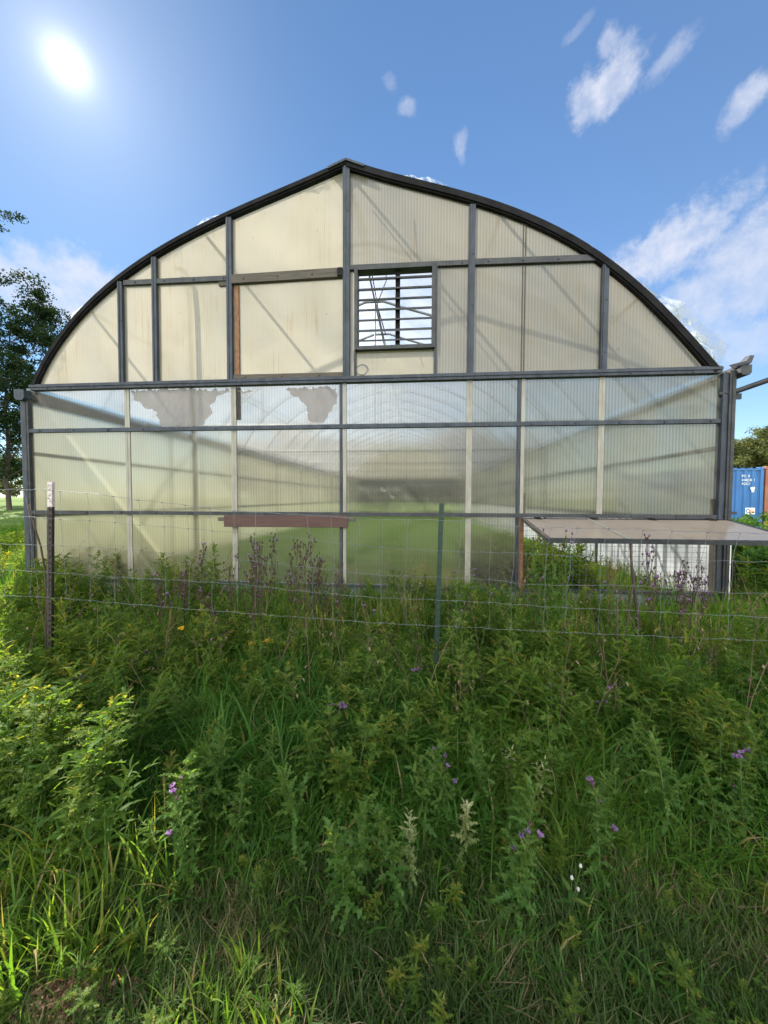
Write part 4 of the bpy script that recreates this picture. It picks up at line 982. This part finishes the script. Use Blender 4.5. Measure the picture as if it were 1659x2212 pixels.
def plant(kind, x, y, h, label, cat, group=None, name=None, var=None, purple=.5, rz=None):
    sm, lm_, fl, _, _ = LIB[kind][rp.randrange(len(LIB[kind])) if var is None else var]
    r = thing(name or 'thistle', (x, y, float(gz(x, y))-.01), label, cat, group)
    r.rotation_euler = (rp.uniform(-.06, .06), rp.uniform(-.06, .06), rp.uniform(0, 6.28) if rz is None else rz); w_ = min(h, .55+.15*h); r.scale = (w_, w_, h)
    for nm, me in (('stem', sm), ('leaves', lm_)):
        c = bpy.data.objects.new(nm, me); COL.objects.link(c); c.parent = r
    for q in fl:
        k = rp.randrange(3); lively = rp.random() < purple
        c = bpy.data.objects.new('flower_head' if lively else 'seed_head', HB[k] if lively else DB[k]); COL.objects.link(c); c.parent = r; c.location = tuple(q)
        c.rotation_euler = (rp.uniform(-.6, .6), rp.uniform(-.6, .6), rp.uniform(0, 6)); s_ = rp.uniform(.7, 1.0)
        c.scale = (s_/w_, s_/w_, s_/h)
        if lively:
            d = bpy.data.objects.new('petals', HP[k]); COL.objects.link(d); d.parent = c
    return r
def plant_px(kind, px, py, h, *a, **kw):
    x, y = on_g(px, py, h*.98); return plant(kind, x, y, h, *a, **kw)
def plant_d(kind, px, py, Y, *a, **kw):
    x, z = on_y(px, py, Y); return plant(kind, x, Y, max(z, .25), *a, **kw)

# ------------------------------------------------------------------ grass
def scatter(n, x0, x1, y0, y1, keep):
    x = RNG.uniform(x0, x1, n); y = RNG.uniform(y0, y1, n); k = RNG.random(n) < keep(x, y); return x[k], y[k]
def wob(x, y, f, s): return np.sin(x*f+s)*np.sin(y*f*1.13+s*1.7)+.6*np.sin(x*f*2.3+y*f*1.9+s*3)
def grass_tufts(x, y, per, hmin, hmax, wmin, wmax, spread, bmean, tintf, hfun=None):
    n = len(x); k = RNG.integers(max(1, per//2), per+per//2, n); i = np.repeat(np.arange(n), k); N = len(i)
    bx = x[i]+RNG.normal(0, spread, N); by = y[i]+RNG.normal(0, spread, N)
    th = RNG.uniform(hmin, hmax, n)*(hfun(x, y) if hfun else 1)
    hh = th[i]*RNG.uniform(.45, 1.15, N)
    taz = RNG.uniform(0, 6.28, n); az = taz[i]+RNG.normal(0, 1.1, N)
    lean = np.abs(RNG.normal(.18, .16, N)); bend = np.abs(RNG.normal(bmean, .55, N))
    wd = RNG.uniform(wmin, wmax, N)*(.7+.5*hh/hmax)
    tb = tintf(x, y); ti = np.clip(tb[i]+RNG.normal(0, .13, N), 0, 1)
    ti = np.where(RNG.random(N) < .03, RNG.uniform(.92, 1, N), ti)
    base = np.stack([bx, by, gz(bx, by)-.01], -1)
    return blades(base, hh, az, lean, bend, wd, 5, ti)
def in_view(x, y, m_=.8):
    d = (y-CAM[1])*math.cos(YAW)+x*math.sin(YAW); l = x*math.cos(YAW)-(y-CAM[1])*math.sin(YAW)
    return (d > .55) & (np.abs(l) < d*1.06+m_)
def dep(x, y): return (y-CAM[1])*math.cos(YAW)+x*math.sin(YAW)
gt = lambda x, y: np.clip(.40+.16*wob(x, y, 1.3, .5)+.10*wob(x, y, 3.1, 2.), 0, .88)
hf = lambda x, y: np.clip(ss(1.5, 2.45, dep(x, y)-.10*wob(x, y, 2.0, 4.)), .0, 1)*.72+.28
A_ = Acc()
# tall shaded grass, from the trampled strip to the fence
x, y = scatter(7600, -3.9, 3.6, -4.6, -2.3, lambda x, y: in_view(x, y)*np.clip(.65+.35*wob(x, y, 1.7, 1.), .15, 1))
A_.add(*grass_tufts(x, y, 13, .34, .56, .0045, .0095, .045, 1.6, gt, hf))
# broad arching blades
x, y = scatter(2700, -3.9, 3.6, -4.4, -2.4, lambda x, y: in_view(x, y)*np.clip(.5+.6*wob(x, y, 1.1, 3.), .08, 1))
A_.add(*grass_tufts(x, y, 9, .44, .74, .008, .0150, .04, 2.0, lambda x, y: np.clip(gt(x, y)-.05, 0, .8), hf))
# between the fence and the greenhouse, and beside it
x, y = scatter(6500, -8.5, 7.5, -2.5, -.12, lambda x, y: in_view(x, y)*np.clip(.7+.3*wob(x, y, 1.9, 6.), .2, 1))
A_.add(*grass_tufts(x, y, 11, .26, .46, .006, .011, .05, .9, lambda x, y: np.clip(gt(x, y)+.12, 0, .9)))
x, y = scatter(5200, -16, -6.95, -1.5, 10, lambda x, y: in_view(x, y)*.8)
A_.add(*grass_tufts(x, y, 9, .25, .5, .010, .018, .08, .8, lambda x, y: np.clip(gt(x, y)+.2, 0, .9)))
x, y = scatter(2600, 4.9, 13, -1.0, 9, lambda x, y: in_view(x, y)*.8)
A_.add(*grass_tufts(x, y, 9, .25, .5, .010, .018, .08, .8, lambda x, y: np.clip(gt(x, y)+.1, 0, .9)))
x, y = scatter(420, .0, 4.3, .15, 3.0, lambda x, y: np.ones_like(x))
A_.add(*grass_tufts(x, y, 9, .25, .45, .008, .014, .05, .8, lambda x, y: np.clip(gt(x, y)+.35, 0, .92)))
o = A_.mesh('grass', 'grass'); tag(o, 'tall shaded green grass covering the ground before the greenhouse', 'grass', None, 'stuff')
# trampled short grass near the camera with straw
B_ = Acc()
x, y = scatter(6800, -2.6, 2.6, -5.0, -3.5, lambda x, y: in_view(x, y)*(1-ss(1.75, 2.4, dep(x, y)-.12*wob(x, y, 2.0, 4.))*.8))
dt = lambda x, y: np.clip(.22+.16*wob(x, y, 2.2, 1.5)+.16*wob(x, y, 5., 2.5), 0, 1)
B_.add(*grass_tufts(x, y, 12, .08, .19, .003, .0065, .04, 1.2, dt))
x, y = scatter(1500, -2.6, 2.6, -5.0, -3.6, lambda x, y: in_view(x, y)*(1-ss(1.75, 2.3, dep(x, y))))
n = len(x)*4; i = np.repeat(np.arange(len(x)), 4)
B_.add(*blades(np.stack([x[i]+RNG.normal(0, .04, n), y[i]+RNG.normal(0, .04, n), gz(x[i], y[i])+RNG.uniform(.005, .06, n)], -1), RNG.uniform(.08, .24, n), RNG.normal(.6, 1.0, n), RNG.uniform(1.2, 1.6, n), RNG.normal(0, .3, n), RNG.uniform(.002, .005, n), 4, np.clip(RNG.normal(.50, .27, n), 0, 1)))
o = B_.mesh('trampled_grass', 'dry_grass'); tag(o, 'short trampled grass mixed with dry straw in the foreground', 'grass', None, 'stuff')
# sunlit coarse clumps low on the left
C_ = Acc()
for (px, py, n, h_) in ((120, 1960, 16, .34), (230, 2000, 12, .30), (60, 2010, 12, .32), (430, 2140, 12, .20), (520, 2160, 10, .22), (20, 1760, 14, .42), (90, 1700, 12, .45), (160, 1790, 14, .42), (600, 2190, 8, .2), (10, 1880, 12, .36), (330, 1830, 10, .4)):
    cx_, cy_ = on_g(px, py, h_*.6); x = cx_+RNG.normal(0, .09, n); y = cy_+RNG.normal(0, .07, n)
    C_.add(*grass_tufts(x, y, 11, h_*.8, h_*1.15, .005, .010, .03, 1.0, lambda x, y: np.full(len(x), .72)))
for (px, py, Y, h_) in ((862, 1262, -.9, .55), (835, 1275, -1.2, .48), (890, 1280, -1.0, .42), (1230, 1290, -1.4, .40), (1265, 1285, -1.2, .44)):
    cx_, _ = on_y(px, py, Y); x = cx_+RNG.normal(0, .12, 12); y = Y+RNG.normal(0, .12, 12)
    C_.add(*grass_tufts(x, y, 14, h_*.8, h_*1.25, .005, .009, .04, .9, lambda x, y: np.full(len(x), .82)))
o = C_.mesh('coarse_grass', 'grass'); tag(o, 'coarse yellow-green grass clumps at lower left and by the greenhouse wall', 'grass', None, 'stuff')

# ------------------------------------------------------------------ undergrowth: leafy weeds that run together
U = Acc(); US = Acc(); UD = Acc()
def put(kind, x, y, h, rr, k=None, wide=1.0):
    _, _, _, lf, st = LIB[kind][rr.integers(len(LIB[kind]))]
    a = rr.uniform(0, 6.28); c, s_ = math.cos(a), math.sin(a); ta, tb = rr.normal(0, .13, 2)
    Rm = np.array([[c, -s_, ta], [s_, c, tb], [0, 0, 1]])
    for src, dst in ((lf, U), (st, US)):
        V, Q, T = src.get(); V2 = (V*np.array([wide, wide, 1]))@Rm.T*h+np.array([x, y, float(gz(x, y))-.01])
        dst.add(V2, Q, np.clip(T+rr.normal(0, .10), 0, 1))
ru = np.random.default_rng(21)
def mix(a, b, c):
    k = ru.random(); return 'goldenrod' if k < a else 'thistle' if k < a+b else 'feathery'
open_side = lambda x: float((.6*ss(-2.2, -.8, x)+.4*ss(1.1, 1.7, x))*(1-ss(4.4, 4.9, x)))        # before the open vent the growth is lower
x, y = scatter(1250, -8.0, 6.6, -2.5, -.2, lambda x, y: in_view(x, y)*np.clip(.55+.5*wob(x, y, 1.4, 9.), .1, 1))
for a, b in zip(x, y): put(mix(.5, .2, .3), a, b, ru.uniform(.30, .58)*(1+.35*float(np.clip(wob(a, b, 1.1, 3.3), -1, 1)))*(1.08 if b > -2 else 1)*(1-.42*open_side(a)*(b > -1.6)), ru)
# thick growth along the fence line
x, y = scatter(400, -4.2, 4.0, -3.15, -2.15, lambda x, y: in_view(x, y)*np.clip(.6+.5*wob(x, y, 2.1, 5.), .15, 1))
for a, b in zip(x, y): put(mix(.35, .3, .35), a, b, ru.uniform(.38, .68)*(1+.3*float(np.clip(wob(a, b, 1.9, 1.2), -1, 1))), ru, None, 1.1)
# clumps in the shaded grass
x, y = scatter(400, -3.8, 3.4, -4.25, -2.9, lambda x, y: in_view(x, y)*np.clip(.35+.75*wob(x, y, 2.3, 2.2), .03, 1)*ss(1.65, 2.2, dep(x, y)))
for a, b in zip(x, y): put(mix(.15, .5, .35), a, b, ru.uniform(.34, .60), ru, None, 1.15)
# low leafy plants in the trampled strip
x, y = scatter(150, -2.4, 2.4, -4.75, -3.7, lambda x, y: in_view(x, y)*(1-ss(1.9, 2.4, dep(x, y))))
for a, b in zip(x, y): put(mix(.0, .6, .4), a, b, ru.uniform(.10, .20), ru, None, 1.7)
# sunlit bank at the left edge
x, y = scatter(150, -3.4, -1.2, -4.3, -2.6, lambda x, y: in_view(x, y)*(x < -1.35-.75*(y+4.3)))
for a, b in zip(x, y): put(mix(.3, .35, .35), a, b, ru.uniform(.45, .82), ru, None, 1.1)
x, y = scatter(150, .9, 2.7, .15, 2.6, lambda x, y: np.ones_like(x))
for a, b in zip(x, y): put(mix(.7, 0, .3), a, b, ru.uniform(.5, .95), ru)
x, y = scatter(60, 2.6, 4.3, .15, 3.2, lambda x, y: np.ones_like(x))
for a, b in zip(x, y): put(mix(.7, 0, .3), a, b, ru.uniform(.2, .4), ru)
x, y = scatter(20, -6.4, -3.6, .12, .5, lambda x, y: np.ones_like(x))
for a, b in zip(x, y): put('thistle', a, b, ru.uniform(.4, .75), ru, None, 1.3)
x, y = scatter(170, 4.9, 9.5, -1.8, 3.5, lambda x, y: in_view(x, y))
for a, b in zip(x, y): put(mix(.4, .3, .3), a, b, ru.uniform(.55, .95), ru, None, 1.2)
x, y = scatter(240, -11, -6.9, -2.2, 4, lambda x, y: in_view(x, y))
for a, b in zip(x, y): put(mix(.4, .3, .3), a, b, ru.uniform(.4, .8), ru, None, 1.2)
x, y = scatter(16, -5.6, -2.8, -1.3, -.2, lambda x, y: np.ones_like(x))
for a, b in zip(x, y): put(mix(.5, .2, .3), a, b, ru.uniform(.5, .8), ru, None, .8)
x, y = scatter(85, -5.2, 4.4, -3.0, -.8, lambda x, y: in_view(x, y, .1)*np.clip(.4+.7*wob(x, y, 1.5, 7.), .05, 1))
for a, b in zip(x, y): put(mix(.45, .2, .35), a, b, ru.uniform(.68, 1.0)*(1-.3*open_side(a)*(b > -1.6)), ru, None, .62)
# dead stalks standing among them
x, y = scatter(300, -5.5, 5.0, -3.2, -.3, lambda x, y: in_view(x, y))
for a, b in zip(x, y):
    h_ = ru.uniform(.5, 1.0); P = bend_stem(h_, ru, .35)+np.array([a, b, float(gz(a, b))]); V, Q = tube_np(P, .0035, .0015); UD.add(V, Q, ru.random())
    for k in range(ru.integers(2, 6)):
        q = along(P, ru.uniform(.5, .97)); az = ru.uniform(0, 6.28); L = ru.uniform(.04, .16); e = q+np.array([math.cos(az)*L*.6, math.sin(az)*L*.6, L*.8])
        V, Q = tube_np(np.stack([q, (q+e)/2+[0, 0, -.01], e]), .0022, .001, 3); UD.add(V, Q, ru.random())
        V, Q = lobed_leaf(.03, .016, 2, ru, 1.0); UD.add(V@frame(az, -.3).T+e, Q, ru.random())
o = U.mesh('undergrowth', 'weed'); tag(o, 'dense leafy green weeds running along the greenhouse and fence', 'undergrowth', None, 'stuff')
o2 = US.mesh('stems', 'stem_green'); o2.parent = o
o2 = UD.mesh('dry_stalks', 'dry_dead'); o2.parent = o

# ------------------------------------------------------------------ single plants
SUNNY = [(20,1250,0.78),(40,1330,0.69),(8,1420,0.69),(130,1455,0.62),(30,1500,0.62),(165,1560,0.58),(95,1600,0.58),(180,1625,0.53),(45,1660,0.55),(70,1390,0.62),(110,1520,0.58)]
for px, py, h_ in SUNNY: plant_px('thistle', px, py, h_, 'leafy thistle catching the sun along the left edge of the grass', 'thistle', 'sunlit thistles at the left edge')
plant_px('thistle', 228, 1700, .44, 'tall yellow-green sunlit thistle standing alone at lower left', 'thistle')
SHADE = [(630,1345),(720,1360),(240,1480),(330,1490),(400,1470),(560,1480),(560,1585),(870,1425),(1050,1600),(1190,1600),(1380,1360),(1450,1610),(1600,1590),(1550,1650),(1230,1480),(740,1700),(860,1760),(760,1770),(1130,1720),(455,1560),(640,1640),(510,1690),(380,1640),(1000,1500),(1330,1560),(1290,1640),(680,1500),(780,1480),(900,1600)]
for px, py in SHADE: plant_px('thistle', px, py, rp.uniform(.46, .60), 'green thistle without flowers in the shaded grass before the wire fence', 'thistle', 'flowerless thistles in the shade')
plant_px('thistle', 552, 1875, .20, 'low spiny thistle rosette near the trampled grass', 'thistle')
plant_px('pale', 1008, 1712, .42, 'thistle with bleached cream leaves at its top', 'thistle', None, None, 0)
for (px, py), lb in zip(((1093, 1610), (1165, 1640), (822, 1590), (885, 1765), (1148, 1470)), ('pale-tipped thistle above the bleached cream one', 'slender pale-tipped thistle right of another pale-tipped one', 'pale-tipped thistle near the middle of the shaded grass', 'small pale-tipped thistle left of the bleached cream one', 'pale-tipped thistle just below the green fence post')):
    plant_px('pale', px, py, .40, lb, 'thistle', None, None, 1)
FLOW = [((480,1375), 'flowering thistle below the brown board, one tall purple head'), ((320,1412), 'thistle with a cluster of purple flowers right of the pale-tipped post'), ((700,1552), 'thistle with purple flower cluster in the middle of the grass'), ((960,1640), 'thistle with one fringed purple flower left of the pale-tipped pair'),
        ((1300,1735), 'thistle with two small purple flowers in dark grass at right'), ((1100,1785), 'thistle with three violet flowers beside the bleached cream thistle'), ((405,1735), 'thistle with purple flower over the tall grass at lower left'), ((1612,1668), 'thistle with purple flowers at the right edge'), ((1315,1488), 'thistle holding a single purple flower out to the right'), ((906,1468), 'bushy thistle with purple bud beneath the green fence post'), ((205,1460), 'thistle with one purple flower right below the pale-tipped post')]
for (px, py), lb in FLOW: plant_px('flowering', px, py, .47, lb, 'thistle', None, None, None, .75)
DRY = [(545,1118,-2.3),(530,1140,-2.15),(560,1150,-2.35),(590,1142,-2.0),(620,1152,-2.2),(658,1112,-2.3),(690,1140,-2.1),(672,1165,-2.0),(720,1192,-1.9),(742,1188,-2.0),(395,1182,-1.9),(372,1202,-2.0),(420,1172,-1.8),(345,1212,-2.1),(460,1225,-2.3),(500,1180,-2.0)]
for px, py, Y in DRY: plant_d('dry', px, py, Y, 'tall dry thistle with brown seed heads in front of the left glazing', 'thistle', 'dry thistles before the left glazing', None, None, .10)
DRY2 = [(1430,1150,-1.9),(1456,1182,-1.7),(1500,1192,-1.8),(1482,1226,-2.0),(1520,1215,-1.6)]
for px, py, Y in DRY2: plant_d('dry', px, py, Y, 'dark dry thistle with violet heads standing before the open vent', 'thistle', 'dry thistles before the open vent', None, None, .3)
GRN2 = [(1165,1160,-1.9),(1190,1150,-1.7),(1216,1142,-2.1),(1340,1240,-1.8),(1080,1250,-1.9),(1000,1215,-1.7),(975,1205,-2.0),(800,1268,-2.3)]
for px, py, Y in GRN2: plant_d('flowering', px, py, Y, 'upright green thistle with small purple heads between fence and right glazing', 'thistle', 'green thistles between fence and right glazing', None, None, .5)
# yellow tansy clusters
def yellow_plant(px, py, Y, lb):
    x, z = on_y(px, py, Y); r = plant('goldenrod', x, Y, max(z, .3), lb, 'wildflower', None, 'yellow_wildflower')
    ac = Acc(); rr = np.random.default_rng(int(px))
    for k in range(26):
        a = rr.uniform(0, 6.28); d = rr.uniform(0, .11); c = np.array([d*math.cos(a), d*math.sin(a), .98+.05*rr.random()-.25*d])
        g = np.arange(6)*math.pi/3; s_ = rr.uniform(.012, .02)
        V = np.concatenate([c+np.stack([np.cos(g)*s_, np.sin(g)*s_, np.zeros(6)], -1), c+np.stack([np.cos(g)*s_*.5, np.sin(g)*s_*.5, np.full(6, .012)], -1)])
        i = np.arange(6); ac.add(V, np.concatenate([np.stack([i, (i+1) % 6, 6+(i+1) % 6, 6+i], -1), [[6, 7, 8, 9], [6, 9, 10, 11]]]), rr.random())
    ac.mesh('flower_cluster', 'yellow', r, True)
yellow_plant(398, 1303, -2.2, 'yellow flower cluster in weeds left of the brown board'); yellow_plant(585, 1325, -2.35, 'yellow flower cluster in weeds under the brown board'); yellow_plant(545, 1330, -2.3, 'smaller yellow bloom left of the brighter yellow cluster under the board')
# broad-leaved docks
def dock(px, py, h_, n, lb, seed):
    rr = np.random.default_rng(seed); x, y = on_g(px, py, h_*.6); r = thing('dock_plant', (x, y, float(gz(x, y))), lb, 'plant'); ac = Acc()
    for k in range(n):
        L = h_*rr.uniform(.9, 1.3); V, Q = lance_leaf(L, L*rr.uniform(.30, .42), rr, .8, 7); V[:, 2] += rr.normal(0, .004, len(V))
        ac.add(V@frame(k*2.4+rr.normal(0, .3), rr.uniform(.2, 1.0), rr.normal(0, .5)).T, Q, np.clip(rr.normal(.55, .2), 0, 1))
    ac.mesh('leaves', 'bush_leaf', r, True); V, Q = tube_np(bend_stem(h_*.4, rr), .004, .002); ac2 = Acc().add(V, Q, .3); ac2.mesh('stem', 'stem_green', r, True)
dock(125, 2010, 0.077, 3, 'broad bright dock leaf in the sunlit grass at lower left', 5); dock(655, 2110, 0.094, 4, 'broad dock leaves in the trampled grass at bottom middle', 6); dock(905, 2160, 0.088, 4, 'broad dock leaves right of the other bottom dock', 7)
dock(560, 1870, 0.110, 4, 'dock leaves beside the low spiny thistle rosette', 8); dock(800, 2040, 0.072, 4, 'small dock in the shaded trampled grass near the bottom', 9); dock(1260, 2000, 0.077, 5, 'dock leaves in trampled grass below the white campion', 10); dock(480, 1880, 0.110, 3, 'dock leaves in tall grass left of the spiny rosette', 11)
# white campion with bladder-like buds
x, y = on_g(1235, 1905, .2); WC = thing('campion_plant', (x, y, float(gz(x, y))), 'white campion with pale bladder buds near the trampled grass', 'wildflower')
ac, ab, asx = Acc(), Acc(), Acc(); rr = np.random.default_rng(5)
for (dx, dy, dz) in ((0, 0, .21), (.05, .03, .24), (-.16, .05, .27), (.02, -.02, .18)):
    tip = np.array([dx, dy, dz]); V, Q = tube_np(np.stack([[0, 0, 0], tip*[.4, .4, .6], tip]), .002, .0015); asx.add(V, Q, .5)
    g = np.arange(7)*2*math.pi/7; zz = np.array([0, .3, .7, 1.0])*.02; rad = np.array([.3, 1, .9, .4])*.007
    V = np.stack([rad[:, None]*np.cos(g), rad[:, None]*np.sin(g), np.repeat(zz[:, None], 7, 1)], -1).reshape(-1, 3)+tip
    i, k = np.meshgrid(np.arange(3), np.arange(7), indexing='ij'); ab.add(V, np.stack([i*7+k, i*7+(k+1) % 7, (i+1)*7+(k+1) % 7, (i+1)*7+k], -1).reshape(-1, 4), rr.random())
for k in range(8):
    L = .08; V, Q = lance_leaf(L, .02, rr, .4); ac.add(V@frame(k*2.4, .4, 0).T+[0, 0, .02+.02*k], Q, rr.random())
ac.mesh('leaves', 'thistle', WC, True); ab.mesh('bladder_bud', 'white_petal', WC, True); asx.mesh('stem', 'stem_green', WC, True)
# arched runner of a climbing weed and the bare stakes
P3 = [(1140, 1462, .42), (1180, 1475, .43), (1230, 1452, .46), (1262, 1438, .48), (1284, 1446, .47), (1272, 1455, .46)]
pts = []
for px, py, z in P3: a, b = on_g(px, py, z); pts.append((a, b, z+float(gz(a, b))))
o = MB().tube([(pts[0][0]-.03, pts[0][1], -.33), (pts[0][0]-.02, pts[0][1], -.05)]+pts, .0038, 6).build('curling_runner', 'pale_leaf', None, True); tag(o, 'thin pale runner arching and curling below the fence at right', 'vine')
for (px0, py0, px1, py1), lb in (((1367, 1262, 1355, 1345), 'dark thin stake standing in weeds under the flap'), ((1333, 1290, 1333, 1400), 'short dark thin stake left of the other one in the weeds')):
    x0, z0 = on_y(px0, py0, -2.4); x1, z1 = on_y(px1, py1, -2.4); s_ = (x0-x1)/(z0-z1)
    o = MB().tube([(x1-s_*(z1+.3), -2.4, -.3), (x1, -2.4, z1), (x0, -2.4, z0)], .008, 6).build('thin_stake', 'stake', None, True); tag(o, lb, 'stake')
# heap of dead leaves and moss at the lower left
x0, y0 = on_g(160, 2150, .04); D_ = Acc(); rr = np.random.default_rng(8)
for k in range(2600):
    a = rr.uniform(0, 6.28); d = abs(rr.normal(0, .12)); px_, py_ = x0+d*1.5*math.cos(a), y0+d*.9*math.sin(a); hh_ = .07*math.exp(-(d/.13)**2)
    L = rr.uniform(.012, .035); V, Q = lobed_leaf(L, L*.6, 2, rr, .6)
    D_.add(V@frame(rr.uniform(0, 6.28), rr.normal(.2, .5), rr.normal(0, .8)).T+[px_, py_, float(gz(px_, py_))+hh_*rr.uniform(.6, 1.1)+.01], Q, np.clip(rr.normal(.5, .25), 0, 1))
o = D_.mesh('dead_leaves', 'dead'); tag(o, 'heap of reddish brown dead leaves at the lower left corner', 'leaf litter', None, 'stuff')

# ------------------------------------------------------------------ trees and bushes
def leaf_cloud(centres, radii, per, size, rr, flat=.8, tb=.5):
    ac = Acc(); C = np.repeat(np.array(centres), per, 0); Rr = np.repeat(np.array(radii), per)
    n = len(C); d = rr.normal(0, 1, (n, 3)); d /= np.linalg.norm(d, axis=1)[:, None]; d *= (rr.random(n)**.45*Rr)[:, None]; d[:, 2] *= flat
    c = C+d; a = rr.normal(0, 1, (n, 3)); a /= np.linalg.norm(a, axis=1)[:, None]; b = np.cross(a, rr.normal(0, 1, (n, 3))); b /= np.linalg.norm(b, axis=1)[:, None]
    s_ = size*rr.uniform(.6, 1.3, n)[:, None]
    nrm = np.cross(a, b)
    V = np.stack([c-a*s_*.5, c+b*s_*.3+nrm*s_*.08, c+a*s_*.5, c-b*s_*.3+nrm*s_*.08], 1).reshape(-1, 3)
    Q = np.arange(n*4).reshape(-1, 4); T = np.repeat(np.clip(np.repeat(rr.normal(tb, .16, len(centres)), per)+rr.normal(0, .12, n), 0, 1), 4)
    return V, Q, T
def tree(name, x, y, h, rad, base, seed, label, nl=16, sub=7, per=60, leaf=.10, mat='tree_leaf', cr=.42, lean=0.0, trunk_r=.16, group=None, up=.5):
    rr = np.random.default_rng(seed); z0 = float(gz(x, y)); r = thing(name, (x, y, z0), label, 'tree', group)
    tr = Acc(); P = bend_stem(h*.93, rr, .05, 12); V, Q = tube_np(P, trunk_r, .02, 8); tr.add(V, Q, 0)
    cs, rs = [], []
    for k in range(nl):
        t = base+(1-base)*(k+.5)/nl; az = k*2.4+rr.normal(0, .4); p = along(P, t*.98)
        L = rad*(math.sin(math.pi*min(1, .22+.78*(1-(t-base)/(1-base))**.9*.72))**.8)*rr.uniform(.75, 1.2)
        B = p+np.stack([np.linspace(0, L, 7), np.cumsum(rr.normal(0, L*.03, 7)), np.linspace(0, 1, 7)**1.4*L*up], -1)@frame(az, .25+.3*t).T
        V, Q = tube_np(B, trunk_r*.32*(1.1-t), .012, 5); tr.add(V, Q, 0)
        for j in range(sub):
            f = rr.uniform(.28, 1.0); q = along(B, f); d = rr.normal(0, 1, 3); d[2] = abs(d[2])*.6; d /= np.linalg.norm(d); Ls = L*rr.uniform(.12, .38)
            e = q+d*Ls; V, Q = tube_np(np.stack([q, (q+e)/2+rr.normal(0, .02, 3), e]), .018, .006, 4); tr.add(V, Q, 0)
            cs += [e, (q+e)/2]; rs += [cr*rr.uniform(.6, 1.2), cr*.8*rr.uniform(.6, 1.2)]
    for k in range(4): cs.append(P[-1]+rr.normal(0, .2, 3)); rs.append(cr)
    V, Q, T = tr.get(); o = np_mesh('trunk', V, Q, 'bark', None, r, True, True)
    V, Q, T = leaf_cloud(cs, rs, per, leaf, rr); np_mesh('crown', V, Q, mat, T, r, False, True)
    return r
def gpos(px, d): # ground point at camera depth d under picture column px
    l = (px-829.5)/F*d; return CAM[0]+d*CF[0]/math.cos(PITCH)+l*CR[0], CAM[1]+d*CF[1]/math.cos(PITCH)+l*CR[1]
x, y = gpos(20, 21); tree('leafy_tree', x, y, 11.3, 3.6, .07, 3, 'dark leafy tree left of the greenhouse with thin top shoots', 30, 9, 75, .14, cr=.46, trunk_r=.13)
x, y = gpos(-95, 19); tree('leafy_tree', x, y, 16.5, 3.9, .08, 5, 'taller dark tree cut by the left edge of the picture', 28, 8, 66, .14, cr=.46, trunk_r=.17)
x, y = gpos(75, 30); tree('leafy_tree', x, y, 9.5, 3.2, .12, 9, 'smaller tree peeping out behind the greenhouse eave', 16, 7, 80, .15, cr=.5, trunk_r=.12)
for i, (px, d, h_, rad) in enumerate(((1575, 46, 7.5, 3.0), (1612, 50, 7.2, 2.8), (1640, 47, 9.0, 3.2), (1668, 44, 8.6, 3.0), (1540, 52, 8.5, 3.2), (1692, 50, 9.2, 3.4))):
    x, y = gpos(px, d); tree('distant_tree', x, y, h_, rad, .06, 30+i, 'olive green tree in the far row behind the containers', 14, 8, 60, .24, 'far_leaf', .8, trunk_r=.14, group='trees behind the containers', up=.3)
for i, (px, d) in enumerate(((-140, 60), (-60, 64), (20, 62), (100, 66))):
    x, y = gpos(px, d); tree('distant_tree', x, y, 6.5+i % 2, 3.6, .05, 60+i, 'low tree on the far field edge at left', 12, 6, 30, .4, 'far_leaf', .9, trunk_r=.14, group='trees on the far field edge', up=.3)
for i, px in enumerate((560, 640, 720, 800, 880, 955, 1030, 1100)):
    x, y = gpos(px, 43+3*(i % 3)); tree('distant_tree', x, y, 5.5+.8*((i*7) % 4), 3.4, .05, 80+i, 'dark tree behind the far end of the greenhouse, blurred by the glazing', 14, 8, 60, .45, 'tree_leaf', 1.2, trunk_r=.14, group='trees behind the greenhouse', up=.3)
def bush(x, y, h, rad, seed, label, leaf=.075, per=90, nc=46, group=None):
    rr = np.random.default_rng(seed); r = thing('bush', (x, y, float(gz(x, y))), label, 'bush', group); cs, rs = [], []; st = Acc()
    for k in range(nc):
        a = rr.uniform(0, 6.28); d = rad*rr.random()**.6; z = h*rr.uniform(.15, .95)*(1-.5*(d/rad)**2); e = np.array([d*math.cos(a), d*math.sin(a), z]); cs.append(e); rs.append(rr.uniform(.10, .24))
        V, Q = tube_np(np.stack([[0, 0, 0], e*[.4, .4, .6], e]), .010, .004); st.add(V, Q, rr.random())
    st.mesh('stems', 'stem_green', r, True); V, Q, T = leaf_cloud(cs, rs, per, leaf, rr, .9); np_mesh('foliage', V, Q, 'bush_leaf', T, r, False, True)
bush(5.9, .9, 1.05, .9, 1, 'low dense green bush beside the right corner post'); bush(7.4, 1.6, 1.2, 1.1, 2, 'green bush below the outer end of the flap'); bush(8.6, 4.2, 1.5, 1.3, 3, 'leafy bush in front of the blue container'); bush(10.6, 6.0, 1.4, 1.4, 4, 'leafy bush at the right edge before the rust red container')
